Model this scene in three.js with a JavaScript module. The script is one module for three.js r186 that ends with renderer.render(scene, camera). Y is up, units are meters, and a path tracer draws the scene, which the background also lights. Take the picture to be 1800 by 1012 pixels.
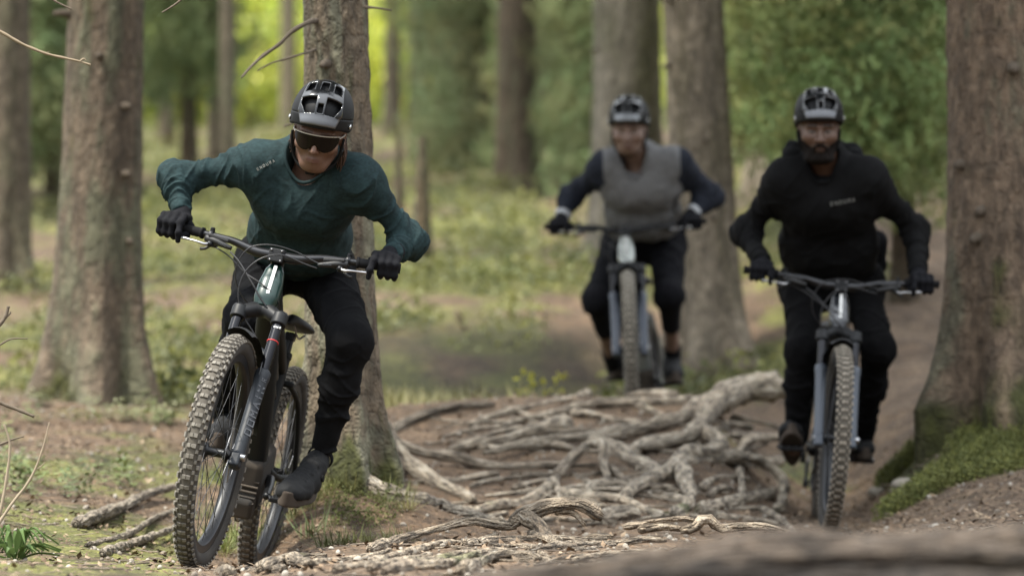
import * as THREE from 'three';
import { mergeGeometries, mergeVertices } from 'three/addons/utils/BufferGeometryUtils.js';
import { RoundedBoxGeometry } from 'three/addons/geometries/RoundedBoxGeometry.js';

// ------------------------------------------------------------------ camera, sky, sun, exposure
const scene = new THREE.Scene();
const FPX = 6750, CAMY = 0.56, PITCH = Math.atan(174 / FPX);
const camera = new THREE.PerspectiveCamera(2 * Math.atan(506 / FPX) * 180 / Math.PI, 1024 / 575, 0.1, 1500);
camera.position.set(0, CAMY, 0);
camera.rotation.x = PITCH;
camera.focus = 11.95;
camera.userData.fStop = 2.35;
const renderer = new THREE.WebGLRenderer({ antialias: true });
renderer.setSize(1024, 575);
renderer.toneMapping = THREE.LinearToneMapping;
renderer.toneMappingExposure = 2.85;
renderer.shadowMap.enabled = true;

const SUN = new THREE.Vector3(-0.38, 0.88, 0.2).normalize();
{ // hazy bright overcast: whiter towards the sun, bluish grey away from it, forest-dim at the horizon
  const W = 256, H = 128, data = new Float32Array(W * H * 4), v = new THREE.Vector3();
  for (let j = 0; j < H; j++) for (let i = 0; i < W; i++) {
    const el = ((j + .5) / H - .5) * Math.PI, az = ((i + .5) / W - .5) * 2 * Math.PI;
    v.set(Math.cos(el) * Math.cos(az), Math.sin(el), Math.cos(el) * Math.sin(az));
    const s = Math.max(0, v.dot(SUN)), up = Math.max(0, v.y);
    const b = .17 + 1.3 * Math.pow(up, 1.3) + .6 * Math.pow(s, 6), o = (j * W + i) * 4;
    const g = v.y < 0 ? .35 : 1;
    data[o] = b * .95 * g; data[o + 1] = b * 1.0 * g; data[o + 2] = b * 1.06 * g; data[o + 3] = 1;
  }
  const sky = new THREE.DataTexture(data, W, H, THREE.RGBAFormat, THREE.FloatType);
  sky.mapping = THREE.EquirectangularReflectionMapping; sky.magFilter = THREE.LinearFilter; sky.minFilter = THREE.LinearFilter; sky.needsUpdate = true;
  scene.background = sky; scene.environment = sky;
}
const sun = new THREE.DirectionalLight(new THREE.Color(1, .94, .82), 2.6);
sun.position.copy(SUN).multiplyScalar(60).add(new THREE.Vector3(0, 0, -25)); sun.target.position.set(0, 0, -25);
sun.castShadow = true; sun.shadow.radius = 8; sun.shadow.mapSize.set(2048, 2048);
Object.assign(sun.shadow.camera, { left: -45, right: 45, top: 45, bottom: -45, near: 1, far: 160 });
scene.add(sun, sun.target);

// ------------------------------------------------------------------ small tools
const V = (x, y, z) => new THREE.Vector3(x, y, z);
function rng(seed) { let a = seed >>> 0; return () => { a = a + 0x6D2B79F5 | 0; let t = Math.imul(a ^ a >>> 15, 1 | a); t = t + Math.imul(t ^ t >>> 7, 61 | t) ^ t; return ((t ^ t >>> 14) >>> 0) / 4294967296; }; }
const clamp = (x, a = 0, b = 1) => Math.min(b, Math.max(a, x));
const lerp = (a, b, t) => a + (b - a) * t;
const sstep = (a, b, x) => { const t = clamp((x - a) / (b - a)); return t * t * (3 - 2 * t); };
function hash3(x, y, z) { let h = Math.imul(x, 374761393) + Math.imul(y, 668265263) + Math.imul(z, 2147483647 ^ 0x5bd1e995) | 0; h = Math.imul(h ^ h >>> 13, 1274126177); h = Math.imul(h ^ h >>> 16, 0x85ebca6b); return ((h ^ h >>> 15) >>> 0) / 4294967296; }
function noise(x, y = 0, z = 0) { // value noise, -1..1
  const xi = Math.floor(x), yi = Math.floor(y), zi = Math.floor(z); let fx = x - xi, fy = y - yi, fz = z - zi;
  fx = fx * fx * (3 - 2 * fx); fy = fy * fy * (3 - 2 * fy); fz = fz * fz * (3 - 2 * fz);
  const c = (a, b, d) => hash3(xi + a, yi + b, zi + d);
  const l0 = lerp(lerp(c(0, 0, 0), c(1, 0, 0), fx), lerp(c(0, 1, 0), c(1, 1, 0), fx), fy);
  const l1 = lerp(lerp(c(0, 0, 1), c(1, 0, 1), fx), lerp(c(0, 1, 1), c(1, 1, 1), fx), fy);
  return lerp(l0, l1, fz) * 2 - 1;
}
function fbm(x, y, z, n = 4) { let s = 0, a = .5, f = 1; for (let i = 0; i < n; i++) { s += a * noise(x * f, y * f, z * f + i * 17.3); a *= .5; f *= 2.03; } return s; }
const mix3 = (a, b, t) => [lerp(a[0], b[0], t), lerp(a[1], b[1], t), lerp(a[2], b[2], t)];
// the point seen at a pixel of the 1800 x 1012 photograph, at a distance along the lens axis
function at(px, py, d) {
  const x = (px - 900) / FPX * d, yy = (506 - py) / FPX * d, c = Math.cos(PITCH), s = Math.sin(PITCH);
  return V(x, CAMY + yy * c + d * s, yy * s - d * c);
}
const used = {};
function numbered(n) { const k = used[n] = (used[n] ?? -1) + 1; return k ? n + '_' + String(k).padStart(3, '0') : n; }
function tag(o, label, category, group, kind) {
  if (label) o.userData.label = label; if (category) o.userData.category = category;
  if (group) o.userData.group = group; if (kind) o.userData.kind = kind; return o;
}
function thing(name, pos, label, category, group) {
  const o = new THREE.Group(); o.name = numbered(name); if (pos) o.position.copy(pos); scene.add(o); return tag(o, label, category, group);
}
function part(name, geo, mat, parent, label) {
  const m = new THREE.Mesh(geo, mat); m.name = name; m.castShadow = m.receiveShadow = true; parent.add(m);
  if (label) m.userData.label = label; return m;
}
function sub(name, parent) { const g = new THREE.Group(); g.name = name; parent.add(g); return g; }
const flat = g => { const n = g.index ? g.toNonIndexed() : g; for (const k of Object.keys(n.attributes)) if (!['position', 'normal', 'uv', 'color'].includes(k)) n.deleteAttribute(k); return n; };
function merge(list) {
  list = list.map(flat); const col = list.some(g => g.attributes.color), uv = list.every(g => g.attributes.uv);
  for (const g of list) { if (!uv) g.deleteAttribute('uv'); if (col && !g.attributes.color) g.setAttribute('color', new THREE.BufferAttribute(new Float32Array(g.attributes.position.count * 3).fill(1), 3)); }
  return mergeGeometries(list);
}
// swept tube along points, radius a number or f(t); closed ends
function tube(pts, r, seg = 24, rad = 8, curve) {
  const c = curve || new THREE.CatmullRomCurve3(pts, false, 'centripetal');
  const rf = typeof r === 'function' ? r : () => r, fr = c.computeFrenetFrames(seg, false), pos = [], uv = [], idx = [];
  const L = c.getLength();
  for (let i = 0; i <= seg; i++) {
    const t = i / seg, p = c.getPointAt(t), N = fr.normals[i], B = fr.binormals[i];
    for (let j = 0; j <= rad; j++) {
      const a = j / rad * 2 * Math.PI, R = rf(t, a);
      const x = Math.cos(a) * R, y = Math.sin(a) * R;
      pos.push(p.x + N.x * x + B.x * y, p.y + N.y * x + B.y * y, p.z + N.z * x + B.z * y); uv.push(t * L, j / rad * 6.283 * (rf(.5, 0)));
    }
  }
  for (let i = 0; i < seg; i++) for (let j = 0; j < rad; j++) { const a = i * (rad + 1) + j, b = a + rad + 1; idx.push(a, a + 1, b, b, a + 1, b + 1); }
  for (const [i, fl] of [[0, 1], [seg, 0]]) {
    const p = c.getPointAt(i / seg), k = pos.length / 3; pos.push(p.x, p.y, p.z); uv.push(0, 0);
    for (let j = 0; j < rad; j++) { const a = i * (rad + 1) + j; fl ? idx.push(k, a + 1, a) : idx.push(k, a, a + 1); }
  }
  const g = new THREE.BufferGeometry(); g.setAttribute('position', new THREE.Float32BufferAttribute(pos, 3)); g.setAttribute('uv', new THREE.Float32BufferAttribute(uv, 2)); g.setIndex(idx); g.computeVertexNormals();
  // seam normals
  const n = g.attributes.normal; for (let i = 0; i <= seg; i++) { const a = i * (rad + 1), b = a + rad; const x = n.getX(a) + n.getX(b), y = n.getY(a) + n.getY(b), z = n.getZ(a) + n.getZ(b), l = Math.hypot(x, y, z) || 1; n.setXYZ(a, x / l, y / l, z / l); n.setXYZ(b, x / l, y / l, z / l); }
  return g;
}
function basis(z, hint = V(0, 1, 0)) { const Z = z.clone().normalize(); let X = V().crossVectors(hint, Z); if (X.lengthSq() < 1e-6) X = V(1, 0, 0); X.normalize(); const Y = V().crossVectors(Z, X); return new THREE.Matrix4().makeBasis(X, Y, Z); }
// revolve a profile [[radius, height] ...] about the line from a to b (height runs 0..length)
function lathe(prof, a, b, seg = 20) {
  const g = new THREE.LatheGeometry(prof.map(p => new THREE.Vector2(p[0], p[1])), seg), d = b.clone().sub(a);
  const q = new THREE.Quaternion().setFromUnitVectors(V(0, 1, 0), d.normalize()); g.applyQuaternion(q); g.translate(a.x, a.y, a.z); return g;
}
function cyl(a, b, r0, r1 = r0, seg = 16, ch = .0015) { const L = a.distanceTo(b); return lathe([[0, 0], [Math.max(1e-4, r0 - ch), 0], [r0, ch], [r1, L - ch], [Math.max(1e-4, r1 - ch), L], [0, L]], a, b, seg); }
function rbox(w, h, d, r, m, seg = 2) { const g = new RoundedBoxGeometry(w, h, d, seg, Math.min(r, w / 2.01, h / 2.01, d / 2.01)); if (m) g.applyMatrix4(m); return g; }
const T = (x, y, z) => new THREE.Matrix4().makeTranslation(x, y, z);
const TR = (x, y, z, rx = 0, ry = 0, rz = 0) => new THREE.Matrix4().compose(V(x, y, z), new THREE.Quaternion().setFromEuler(new THREE.Euler(rx, ry, rz)), V(1, 1, 1));
function ball(r, p, sx = 1, sy = 1, sz = 1, w = 14, h = 10) { const g = new THREE.SphereGeometry(r, w, h); g.scale(sx, sy, sz); g.translate(p.x, p.y, p.z); return g; }
function colour(g, f) { // linear vertex colours from f(x, y, z, nx, ny, nz)
  const p = g.attributes.position, n = g.attributes.normal, c = new Float32Array(p.count * 3);
  for (let i = 0; i < p.count; i++) { const k = f(p.getX(i), p.getY(i), p.getZ(i), n ? n.getX(i) : 0, n ? n.getY(i) : 1, n ? n.getZ(i) : 0, i); c[i * 3] = k[0]; c[i * 3 + 1] = k[1]; c[i * 3 + 2] = k[2]; }
  g.setAttribute('color', new THREE.BufferAttribute(c, 3)); return g;
}
function std(rgb, rough = .6, metal = 0, extra = {}) { const m = new THREE.MeshStandardMaterial({ roughness: rough, metalness: metal, side: THREE.DoubleSide, ...extra }); if (rgb) m.color.setRGB(...rgb); return m; }
function phys(rgb, rough, metal, extra = {}) { const m = new THREE.MeshPhysicalMaterial({ roughness: rough, metalness: metal, side: THREE.DoubleSide, ...extra }); if (rgb) m.color.setRGB(...rgb); return m; }
// tileable noise textures: f(u, v) with u, v in 0..1 turned into a torus so that edges meet
function tex(size, f, srgb) {
  const data = new Uint8Array(size * size * 4);
  for (let j = 0; j < size; j++) for (let i = 0; i < size; i++) { const k = f(i / size, j / size), o = (j * size + i) * 4; for (let c = 0; c < 3; c++) data[o + c] = clamp(k[c] ?? k[0]) * 255; data[o + 3] = 255; }
  const t = new THREE.DataTexture(data, size, size, THREE.RGBAFormat); t.wrapS = t.wrapT = THREE.RepeatWrapping; t.magFilter = THREE.LinearFilter; t.minFilter = THREE.LinearFilter; t.needsUpdate = true; if (srgb) t.colorSpace = THREE.SRGBColorSpace; return t;
}
function pnoise(u, v, fu, fv, seed) { // periodic value noise
  const x = u * fu, y = v * fv, xi = Math.floor(x), yi = Math.floor(y); let fx = x - xi, fy = y - yi; fx = fx * fx * (3 - 2 * fx); fy = fy * fy * (3 - 2 * fy);
  const h = (a, b) => hash3((xi + a) % fu, (yi + b) % fv, seed);
  return lerp(lerp(h(0, 0), h(1, 0), fx), lerp(h(0, 1), h(1, 1), fx), fy);
}

// ------------------------------------------------------------------ surface nets for bodies and helmets
function nets(f, lo, hi, cell, slack = 0) {
  const nx = Math.ceil((hi.x - lo.x) / cell), ny = Math.ceil((hi.y - lo.y) / cell), nz = Math.ceil((hi.z - lo.z) / cell);
  const sx = nx + 1, sy = ny + 1, sz = nz + 1, S = new Float32Array(sx * sy * sz).fill(NaN), B = 8;
  const id = (i, j, k) => i + sx * (j + sy * k), act = [];
  const hd = B * cell * .87 * 1.25 + slack;
  for (let bk = 0; bk < nz; bk += B) for (let bj = 0; bj < ny; bj += B) for (let bi = 0; bi < nx; bi += B) {
    const c = f(lo.x + (bi + B / 2) * cell, lo.y + (bj + B / 2) * cell, lo.z + (bk + B / 2) * cell);
    if (Math.abs(c) > hd) continue; act.push([bi, bj, bk]);
    for (let k = bk; k <= Math.min(nz, bk + B); k++) for (let j = bj; j <= Math.min(ny, bj + B); j++) for (let i = bi; i <= Math.min(nx, bi + B); i++) {
      const o = id(i, j, k); if (S[o] !== S[o]) S[o] = f(lo.x + i * cell, lo.y + j * cell, lo.z + k * cell);
    }
  }
  const VI = new Map(), pos = [], idx = [];
  for (const [bi, bj, bk] of act) for (let k = bk; k < Math.min(nz, bk + B); k++) for (let j = bj; j < Math.min(ny, bj + B); j++) for (let i = bi; i < Math.min(nx, bi + B); i++) {
    let m = 0, n = 0, X = 0, Y = 0, Z = 0; const v = [];
    for (let c = 0; c < 8; c++) { const s = S[id(i + (c & 1), j + (c >> 1 & 1), k + (c >> 2))]; v.push(s); if (s < 0) m |= 1 << c; }
    if (m === 0 || m === 255) continue;
    for (let a = 0; a < 3; a++) for (let c = 0; c < 8; c++) { if (c >> a & 1) continue; const e = c | 1 << a; if ((v[c] < 0) === (v[e] < 0)) continue; const t = v[c] / (v[c] - v[e]); X += (c & 1) + (a === 0 ? t : 0); Y += (c >> 1 & 1) + (a === 1 ? t : 0); Z += (c >> 2) + (a === 2 ? t : 0); n++; }
    VI.set(id(i, j, k), pos.length / 3); pos.push(lo.x + (i + X / n) * cell, lo.y + (j + Y / n) * cell, lo.z + (k + Z / n) * cell);
  }
  for (const key of VI.keys()) {
    const k = Math.floor(key / (sx * sy)), j = Math.floor((key - k * sx * sy) / sx), i = key - k * sx * sy - j * sx, s0 = S[key] < 0;
    if (j && k && (S[id(i + 1, j, k)] < 0) !== s0) quad(id(i, j - 1, k - 1), id(i, j, k - 1), key, id(i, j - 1, k), s0);
    if (i && k && (S[id(i, j + 1, k)] < 0) !== s0) quad(id(i - 1, j, k - 1), id(i - 1, j, k), key, id(i, j, k - 1), s0);
    if (i && j && (S[id(i, j, k + 1)] < 0) !== s0) quad(id(i - 1, j - 1, k), id(i, j - 1, k), key, id(i - 1, j, k), s0);
  }
  function quad(a, b, c, d, flip) {
    a = VI.get(a); b = VI.get(b); c = VI.get(c); d = VI.get(d); if ([a, b, c, d].includes(undefined)) return;
    if (flip) idx.push(a, b, c, a, c, d); else idx.push(a, c, b, a, d, c);
  }
  const g = new THREE.BufferGeometry(); g.setAttribute('position', new THREE.Float32BufferAttribute(pos, 3)); g.setIndex(idx); g.computeVertexNormals(); return g;
}
const smin = (a, b, k) => { const h = Math.max(k - Math.abs(a - b), 0) / k; return Math.min(a, b) - h * h * k * .25; };
const smax = (a, b, k) => -smin(-a, -b, k);
// bones: [a, b, ra, rb]; returns smooth union of tapered capsules
function bones(list, k, off = 0) {
  const L = list.map(([a, b, ra, rb]) => { const x = b.x - a.x, y = b.y - a.y, z = b.z - a.z; return [a.x, a.y, a.z, x, y, z, 1 / (x * x + y * y + z * z || 1e-9), ra + off, rb - ra]; });
  return (px, py, pz) => { let d = 1e3; for (const b of L) { const x = px - b[0], y = py - b[1], z = pz - b[2]; let t = (x * b[3] + y * b[4] + z * b[5]) * b[6]; t = t < 0 ? 0 : t > 1 ? 1 : t; const e = Math.hypot(x - t * b[3], y - t * b[4], z - t * b[5]) - b[7] - t * b[8]; d = d > 900 ? e : smin(d, e, k); } return d; };
}
function boundsOf(list, m) { const lo = V(1e9, 1e9, 1e9), hi = V(-1e9, -1e9, -1e9); for (const [a, b, ra, rb] of list) { const r = Math.max(ra, rb) + m; for (const p of [a, b]) { lo.min(V(p.x - r, p.y - r, p.z - r)); hi.max(V(p.x + r, p.y + r, p.z + r)); } } return [lo, hi]; }
// part of an indexed geometry whose triangles satisfy keep(centre)
function pick(g, keep) {
  const p = g.attributes.position, ix = g.index.array, out = []; for (let i = 0; i < ix.length; i += 3) { const a = ix[i], b = ix[i + 1], c = ix[i + 2]; if (keep((p.getX(a) + p.getX(b) + p.getX(c)) / 3, (p.getY(a) + p.getY(b) + p.getY(c)) / 3, (p.getZ(a) + p.getZ(b) + p.getZ(c)) / 3)) out.push(a, b, c); }
  const map = new Map(), r = new THREE.BufferGeometry(), names = Object.keys(g.attributes), arr = {}; for (const n of names) arr[n] = [];
  const id = out.map(v => { if (!map.has(v)) { map.set(v, map.size); for (const n of names) { const at = g.attributes[n], s = at.itemSize; for (let c = 0; c < s; c++) arr[n].push(at.array[v * s + c]); } } return map.get(v); });
  for (const n of names) r.setAttribute(n, new THREE.Float32BufferAttribute(arr[n], g.attributes[n].itemSize)); r.setIndex(id); return r;
}
function push(g, f) { // move vertices along their normals by f(x, y, z, nx, ny, nz), then shade anew
  const p = g.attributes.position, n = g.attributes.normal; for (let i = 0; i < p.count; i++) { const x = p.getX(i), y = p.getY(i), z = p.getZ(i), a = n.getX(i), b = n.getY(i), c = n.getZ(i), d = f(x, y, z, a, b, c); p.setXYZ(i, x + a * d, y + b * d, z + c * d); }
  g.computeVertexNormals(); return g;
}

// ------------------------------------------------------------------ terrain
const TD = [3, 5, 7, 9, 11.8, 13, 14, 15, 16.2, 17.2, 18.2, 20, 22, 26, 32, 40, 60, 90, 140];
const TU = [-250, 150, 420, 600, 900, 1200, 1460, 1700, 2050];
const TY = [
  [0.12, 0.17, 0.21, 0.12, 0.12, 0.16, 0.2, 0.28, 0.4, 0.48, 0.53, 0.6, 0.88, 1.42, 2.1, 2.92, 4.65, 6.5, 8.4],
  [0.12, 0.16, 0.205, 0.05, 0.03, 0.08, 0.14, 0.22, 0.33, 0.41, 0.46, 0.51, 0.79, 1.32, 2.0, 2.8, 4.55, 6.4, 8.3],
  [0.12, 0.16, 0.205, 0.03, 0.0, -0.055, 0.03, 0.13, 0.28, 0.39, 0.45, 0.49, 0.76, 1.31, 2.0, 2.79, 4.55, 6.4, 8.3],
  [0.12, 0.16, 0.205, 0.05, 0.05, 0.03, 0.08, 0.17, 0.3, 0.43, 0.44, 0.42, 0.9, 1.37, 2.0, 2.79, 4.55, 6.4, 8.3],
  [0.12, 0.16, 0.195, 0.06, 0.06, 0.05, 0.05, 0.13, 0.35, 0.52, 0.38, 0.36, 0.92, 1.37, 2.0, 2.82, 4.65, 6.5, 8.4],
  [0.12, 0.16, 0.2, 0.07, 0.05, 0.02, 0.04, 0.12, 0.33, 0.51, 0.32, 0.3, 0.8, 1.37, 2.05, 2.87, 4.75, 6.6, 8.5],
  [0.12, 0.165, 0.21, 0.07, 0.02, -0.02, -0.02, -0.013, -0.035, 0.03, 0.2, 0.5, 0.95, 1.62, 2.4, 3.3, 5.0, 6.7, 8.7],
  [0.13, 0.17, 0.22, 0.09, 0.05, 0.06, 0.1, 0.19, 0.31, 0.4, 0.48, 0.68, 1.0, 1.6, 2.35, 3.25, 5.0, 6.7, 8.7],
  [0.13, 0.18, 0.23, 0.11, 0.08, 0.13, 0.2, 0.33, 0.45, 0.55, 0.65, 0.85, 1.15, 1.7, 2.45, 3.35, 5.1, 6.8, 8.8]];
function cub(xs, f, x) {
  const n = xs.length; if (x <= xs[0]) return f(0); if (x >= xs[n - 1]) return f(n - 1);
  let i = 0; while (x > xs[i + 1]) i++;
  const h = xs[i + 1] - xs[i], t = (x - xs[i]) / h, y0 = f(i), y1 = f(i + 1), s = (y1 - y0) / h;
  const sl = k => { if (k <= 0 || k >= n - 1) return s; const a = (f(k) - f(k - 1)) / (xs[k] - xs[k - 1]), b = (f(k + 1) - f(k)) / (xs[k + 1] - xs[k]); return a * b <= 0 ? 0 : 2 * a * b / (a + b); };
  const m0 = sl(i) * h, m1 = sl(i + 1) * h, t2 = t * t, t3 = t2 * t;
  return y0 * (2 * t3 - 3 * t2 + 1) + m0 * (t3 - 2 * t2 + t) + y1 * (3 * t2 - 2 * t3) + m1 * (t3 - t2);
}
const bumps = [[-.62, 13.75, .2, .42], [2.1, 16.1, .12, .8], [-2.15, 18, .05, .9]]; // tree mounds: x, d, height, radius
function ground(x, z) {
  const d = Math.max(-z, 3), u = 900 + FPX * x / d, cache = {};
  let y = cub(TU, i => cache[i] ?? (cache[i] = cub(TD, j => TY[i][j], d)), clamp(u, -250, 2050));
  for (const [bx, bd, h, r] of bumps) { const q = ((x - bx) ** 2 + (d - bd) ** 2) / (r * r); if (q < 9) y += h * Math.exp(-q * 1.4); }
  const trail = Math.exp(-(((u - 1460) / 120) ** 2)), calm = Math.exp(-(((x + .86) / .35) ** 2) - ((d - 12.3) / 1.1) ** 2) * .8 + trail * .7;
  const amp = (.02 + .19 * sstep(21, 32, d)) * (1 - Math.min(.9, calm));
  y += amp * fbm(x * 1.1, z * 1.1, 3.3, 3) * 1.6 + (.018 * fbm(x * 6, z * 6, 8.1, 3)) * (1 - calm * .6) * (1 + sstep(19, 25, d));
  return y;
}
function onGround(px, py, d0 = 5, d1 = 120) { // the ground point seen at a pixel
  let a = d0, pa = at(px, py, a);
  for (let d = d0; d <= d1; d *= 1.004) { const p = at(px, py, d); if (p.y < ground(p.x, p.z)) { let lo = a, hi = d; for (let k = 0; k < 12; k++) { const m = (lo + hi) / 2, q = at(px, py, m); q.y < ground(q.x, q.z) ? hi = m : lo = m; } return at(px, py, (lo + hi) / 2); } a = d; pa = p; }
  return pa;
}
const gp = (px, d) => { const p = at(px, 680, d); p.y = ground(p.x, p.z); return p; };

// colour maps: soil grain, bark
const soilTex = tex(512, (u, v) => { let s = 0; for (const [f, a, k] of [[16, .3, 1], [48, .3, 2], [120, .25, 3], [256, .25, 4]]) s += a * pnoise(u, v, f, f, k); const chip = pnoise(u, v, 90, 40, 9) > .86 ? .25 : 0; const b = .35 + .75 * s + chip; return [b, b * .985, b * .96]; }, true);
soilTex.repeat.set(1, 1);
const soilBump = tex(512, (u, v) => { let s = 0; for (const [f, a, k] of [[24, .35, 11], [70, .35, 12], [180, .3, 13]]) s += a * pnoise(u, v, f, f, k); return [s]; });
const barkH = (u, v) => { let s = 0; for (const [fx, fy, a, k] of [[14, 10, .35, 21], [40, 22, .35, 22], [110, 70, .3, 23]]) s += a * pnoise(u + .03 * pnoise(u, v, 9, 9, 30), v, fx, fy, k); const r = 1 - Math.abs(pnoise(u, v, 26, 9, 27) * 2 - 1); return s * .8 - .25 * Math.pow(r, 5) + .15; };
const barkTex = tex(512, (u, v) => { const h = barkH(u, v), b = .55 + .62 * h; return [b, b * .985, b * .96]; }, true);
const barkBump = tex(512, (u, v) => [barkH(u, v) * .9]);
const rootTex = tex(512, (u, v) => { const a = .5 * pnoise(u, v, 10, 40, 41) + .3 * pnoise(u, v, 30, 120, 42) + .2 * pnoise(u, v, 90, 200, 43); const b = .22 + 1.2 * a; return [b, b * .97, b * .93]; }, true);
const rootBump = tex(512, (u, v) => [.5 * pnoise(u, v, 8, 60, 44) + .3 * pnoise(u, v, 24, 130, 45) + .2 * pnoise(u, v, 120, 120, 46)]);

const M = {
  soil: std(null, 1, 0, { vertexColors: true, map: soilTex, bumpMap: soilBump, bumpScale: .02 }),
  bark: std(null, .95, 0, { vertexColors: true, map: barkTex, bumpMap: barkBump, bumpScale: .02 }),
  root: std(null, .9, 0, { vertexColors: true, map: rootTex, bumpMap: rootBump, bumpScale: .022 }),
  twig: std([.09, .07, .05], .9),
  needle: std([1, 1, 1], .8),
  leaf: phys([1, 1, 1], .75, 0, { transmission: .4, thickness: 0 }),
  grass: phys([1, 1, 1], .7, 0, { transmission: .25, thickness: 0 }),
  litter: std([1, 1, 1], .9),
};

// ------------------------------------------------------------------ ground sheet
{
  const xs = [], zs = [];
  const grow = (arr, a, b, s0, k) => { let x = a, s = s0; while (x < b) { arr.push(x); s *= k; x += s; } arr.push(b); };
  const half = []; for (let x = 0; x < 2.6; x += .024) half.push(x); grow(half, 2.6, 260, .03, 1.07);
  for (let i = half.length - 1; i > 0; i--) xs.push(-half[i]); xs.push(...half);
  const front = []; for (let d = 5; d < 19; d += .035) front.push(d); grow(front, 19, 420, .05, 1.04);
  zs.push(60, 30, 15, 8, 4, 2, 0, -1, -2, -3, -3.5, -4, -4.5); for (const d of front) zs.push(-d);
  const pos = [], uv = [], col = [], idx = [], nx = xs.length;
  for (const z of zs) for (const x of xs) {
    const y = ground(x, z); pos.push(x, y, z); uv.push(x / 1.1, z / 1.1);
    const d = -z, u = 900 + FPX * x / Math.max(d, 3);
    const trail = Math.exp(-(((u - 1470) / 110) ** 2)) * sstep(9, 13, d);
    const n1 = fbm(x * .9, z * .9, 1.7, 4), n2 = fbm(x * 3.2, z * 3.2, 5.1, 3), n3 = fbm(x * 14, z * 14, 9.2, 2);
    let c = mix3([.15, .098, .06], [.215, .15, .098], clamp(.5 + n2 + .8 * n3));
    c = mix3(c, [.30, .19, .10], clamp(trail * (.45 + n2) * 1.0) * (1 - sstep(17, 21, d)));
    c = mix3(c, [.075, .052, .036], clamp(n3 * 1.4 - .35) * .7);
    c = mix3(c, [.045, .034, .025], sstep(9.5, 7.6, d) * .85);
    let g = 0; // moss and low green
    if (d > 17.5) g = .47 + 1.1 * n1 + .5 * n2 - .9 * Math.exp(-(((u - 1600) / 110) ** 2)) * (1 - sstep(40, 60, d)) - (u > 950 && u < 1330 ? .25 : 0);
    else if (u < 330) g = .36 + 1.2 * n1 + .7 * n2 - sstep(17, 12, d) * .12;
    else if (u > 1560) g = -.05 + 1.0 * n1 + .5 * n2 + 1.1 * Math.exp(-(((x - 1.72) / .3) ** 2) - ((d - 15.7) / .8) ** 2); else g = -.35 + 1.1 * n1 + .6 * n2;
    c = mix3(c, mix3([.09, .105, .028], [.22, .225, .058], clamp(.5 + n2 * 1.3 + n3 * .5)), sstep(.15, .55, g) * .92);
    c = mix3(c, mix3([.045, .032, .02], [.06, .066, .02], clamp(.5 + 1.6 * n2)), sstep(20, 20.7, d + n2) * sstep(22.6, 21.6, d - n2) * sstep(540, 680, u + 150 * n2) * sstep(1120, 980, u + 150 * n2) * .85);
    if (d > 50) c = mix3(c, [.2, .24, .05], sstep(50, 70, d) * .6);
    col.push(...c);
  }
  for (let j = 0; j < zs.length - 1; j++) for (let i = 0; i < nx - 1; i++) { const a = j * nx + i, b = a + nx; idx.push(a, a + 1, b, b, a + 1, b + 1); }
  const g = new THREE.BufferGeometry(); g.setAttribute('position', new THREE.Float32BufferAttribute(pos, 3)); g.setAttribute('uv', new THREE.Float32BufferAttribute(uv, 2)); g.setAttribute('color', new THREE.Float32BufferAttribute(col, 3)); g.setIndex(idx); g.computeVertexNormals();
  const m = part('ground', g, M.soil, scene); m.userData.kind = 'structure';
}

// ------------------------------------------------------------------ instanced stuff helper
const IM = new THREE.Matrix4(), IQ = new THREE.Quaternion(), IC = new THREE.Color();
function instances(name, geo, mat, list, parent) { // list: [pos, euler, scale, rgb]
  const m = new THREE.InstancedMesh(geo, mat, list.length); m.name = name; m.castShadow = m.receiveShadow = true;
  list.forEach(([p, e, s, c], i) => { IQ.setFromEuler(e); m.setMatrixAt(i, IM.compose(p, IQ, typeof s === 'number' ? V(s, s, s) : s)); m.setColorAt(i, IC.setRGB(...c)); });
  m.userData.kind = 'stuff'; parent.add(m); return m;
}
// a quad-ish leaf blade with a fold, 4 triangles
function blades(list) { // each: base, dir, side, width
  const pos = [], idx = [];
  for (const [b, d, s, w] of list) {
    const k = pos.length / 3, m = b.clone().addScaledVector(d, .45), up = V().crossVectors(s, d).normalize().multiplyScalar(w * .35);
    const t = b.clone().add(d), l = m.clone().addScaledVector(s, w), r = m.clone().addScaledVector(s, -w); m.add(up);
    for (const p of [b, l, t, r, m]) pos.push(p.x, p.y, p.z); idx.push(k, k + 4, k + 1, k + 4, k + 2, k + 1, k, k + 3, k + 4, k + 4, k + 3, k + 2);
  }
  const g = new THREE.BufferGeometry(); g.setAttribute('position', new THREE.Float32BufferAttribute(pos, 3)); g.setIndex(idx); const f = g.toNonIndexed(); f.computeVertexNormals(); return f;
}
function randDir(R, up = 0) { const a = R() * 6.283, y = R() * 2 - 1, r = Math.sqrt(1 - y * y); return V(r * Math.cos(a), y + up, r * Math.sin(a)).normalize(); }
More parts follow.
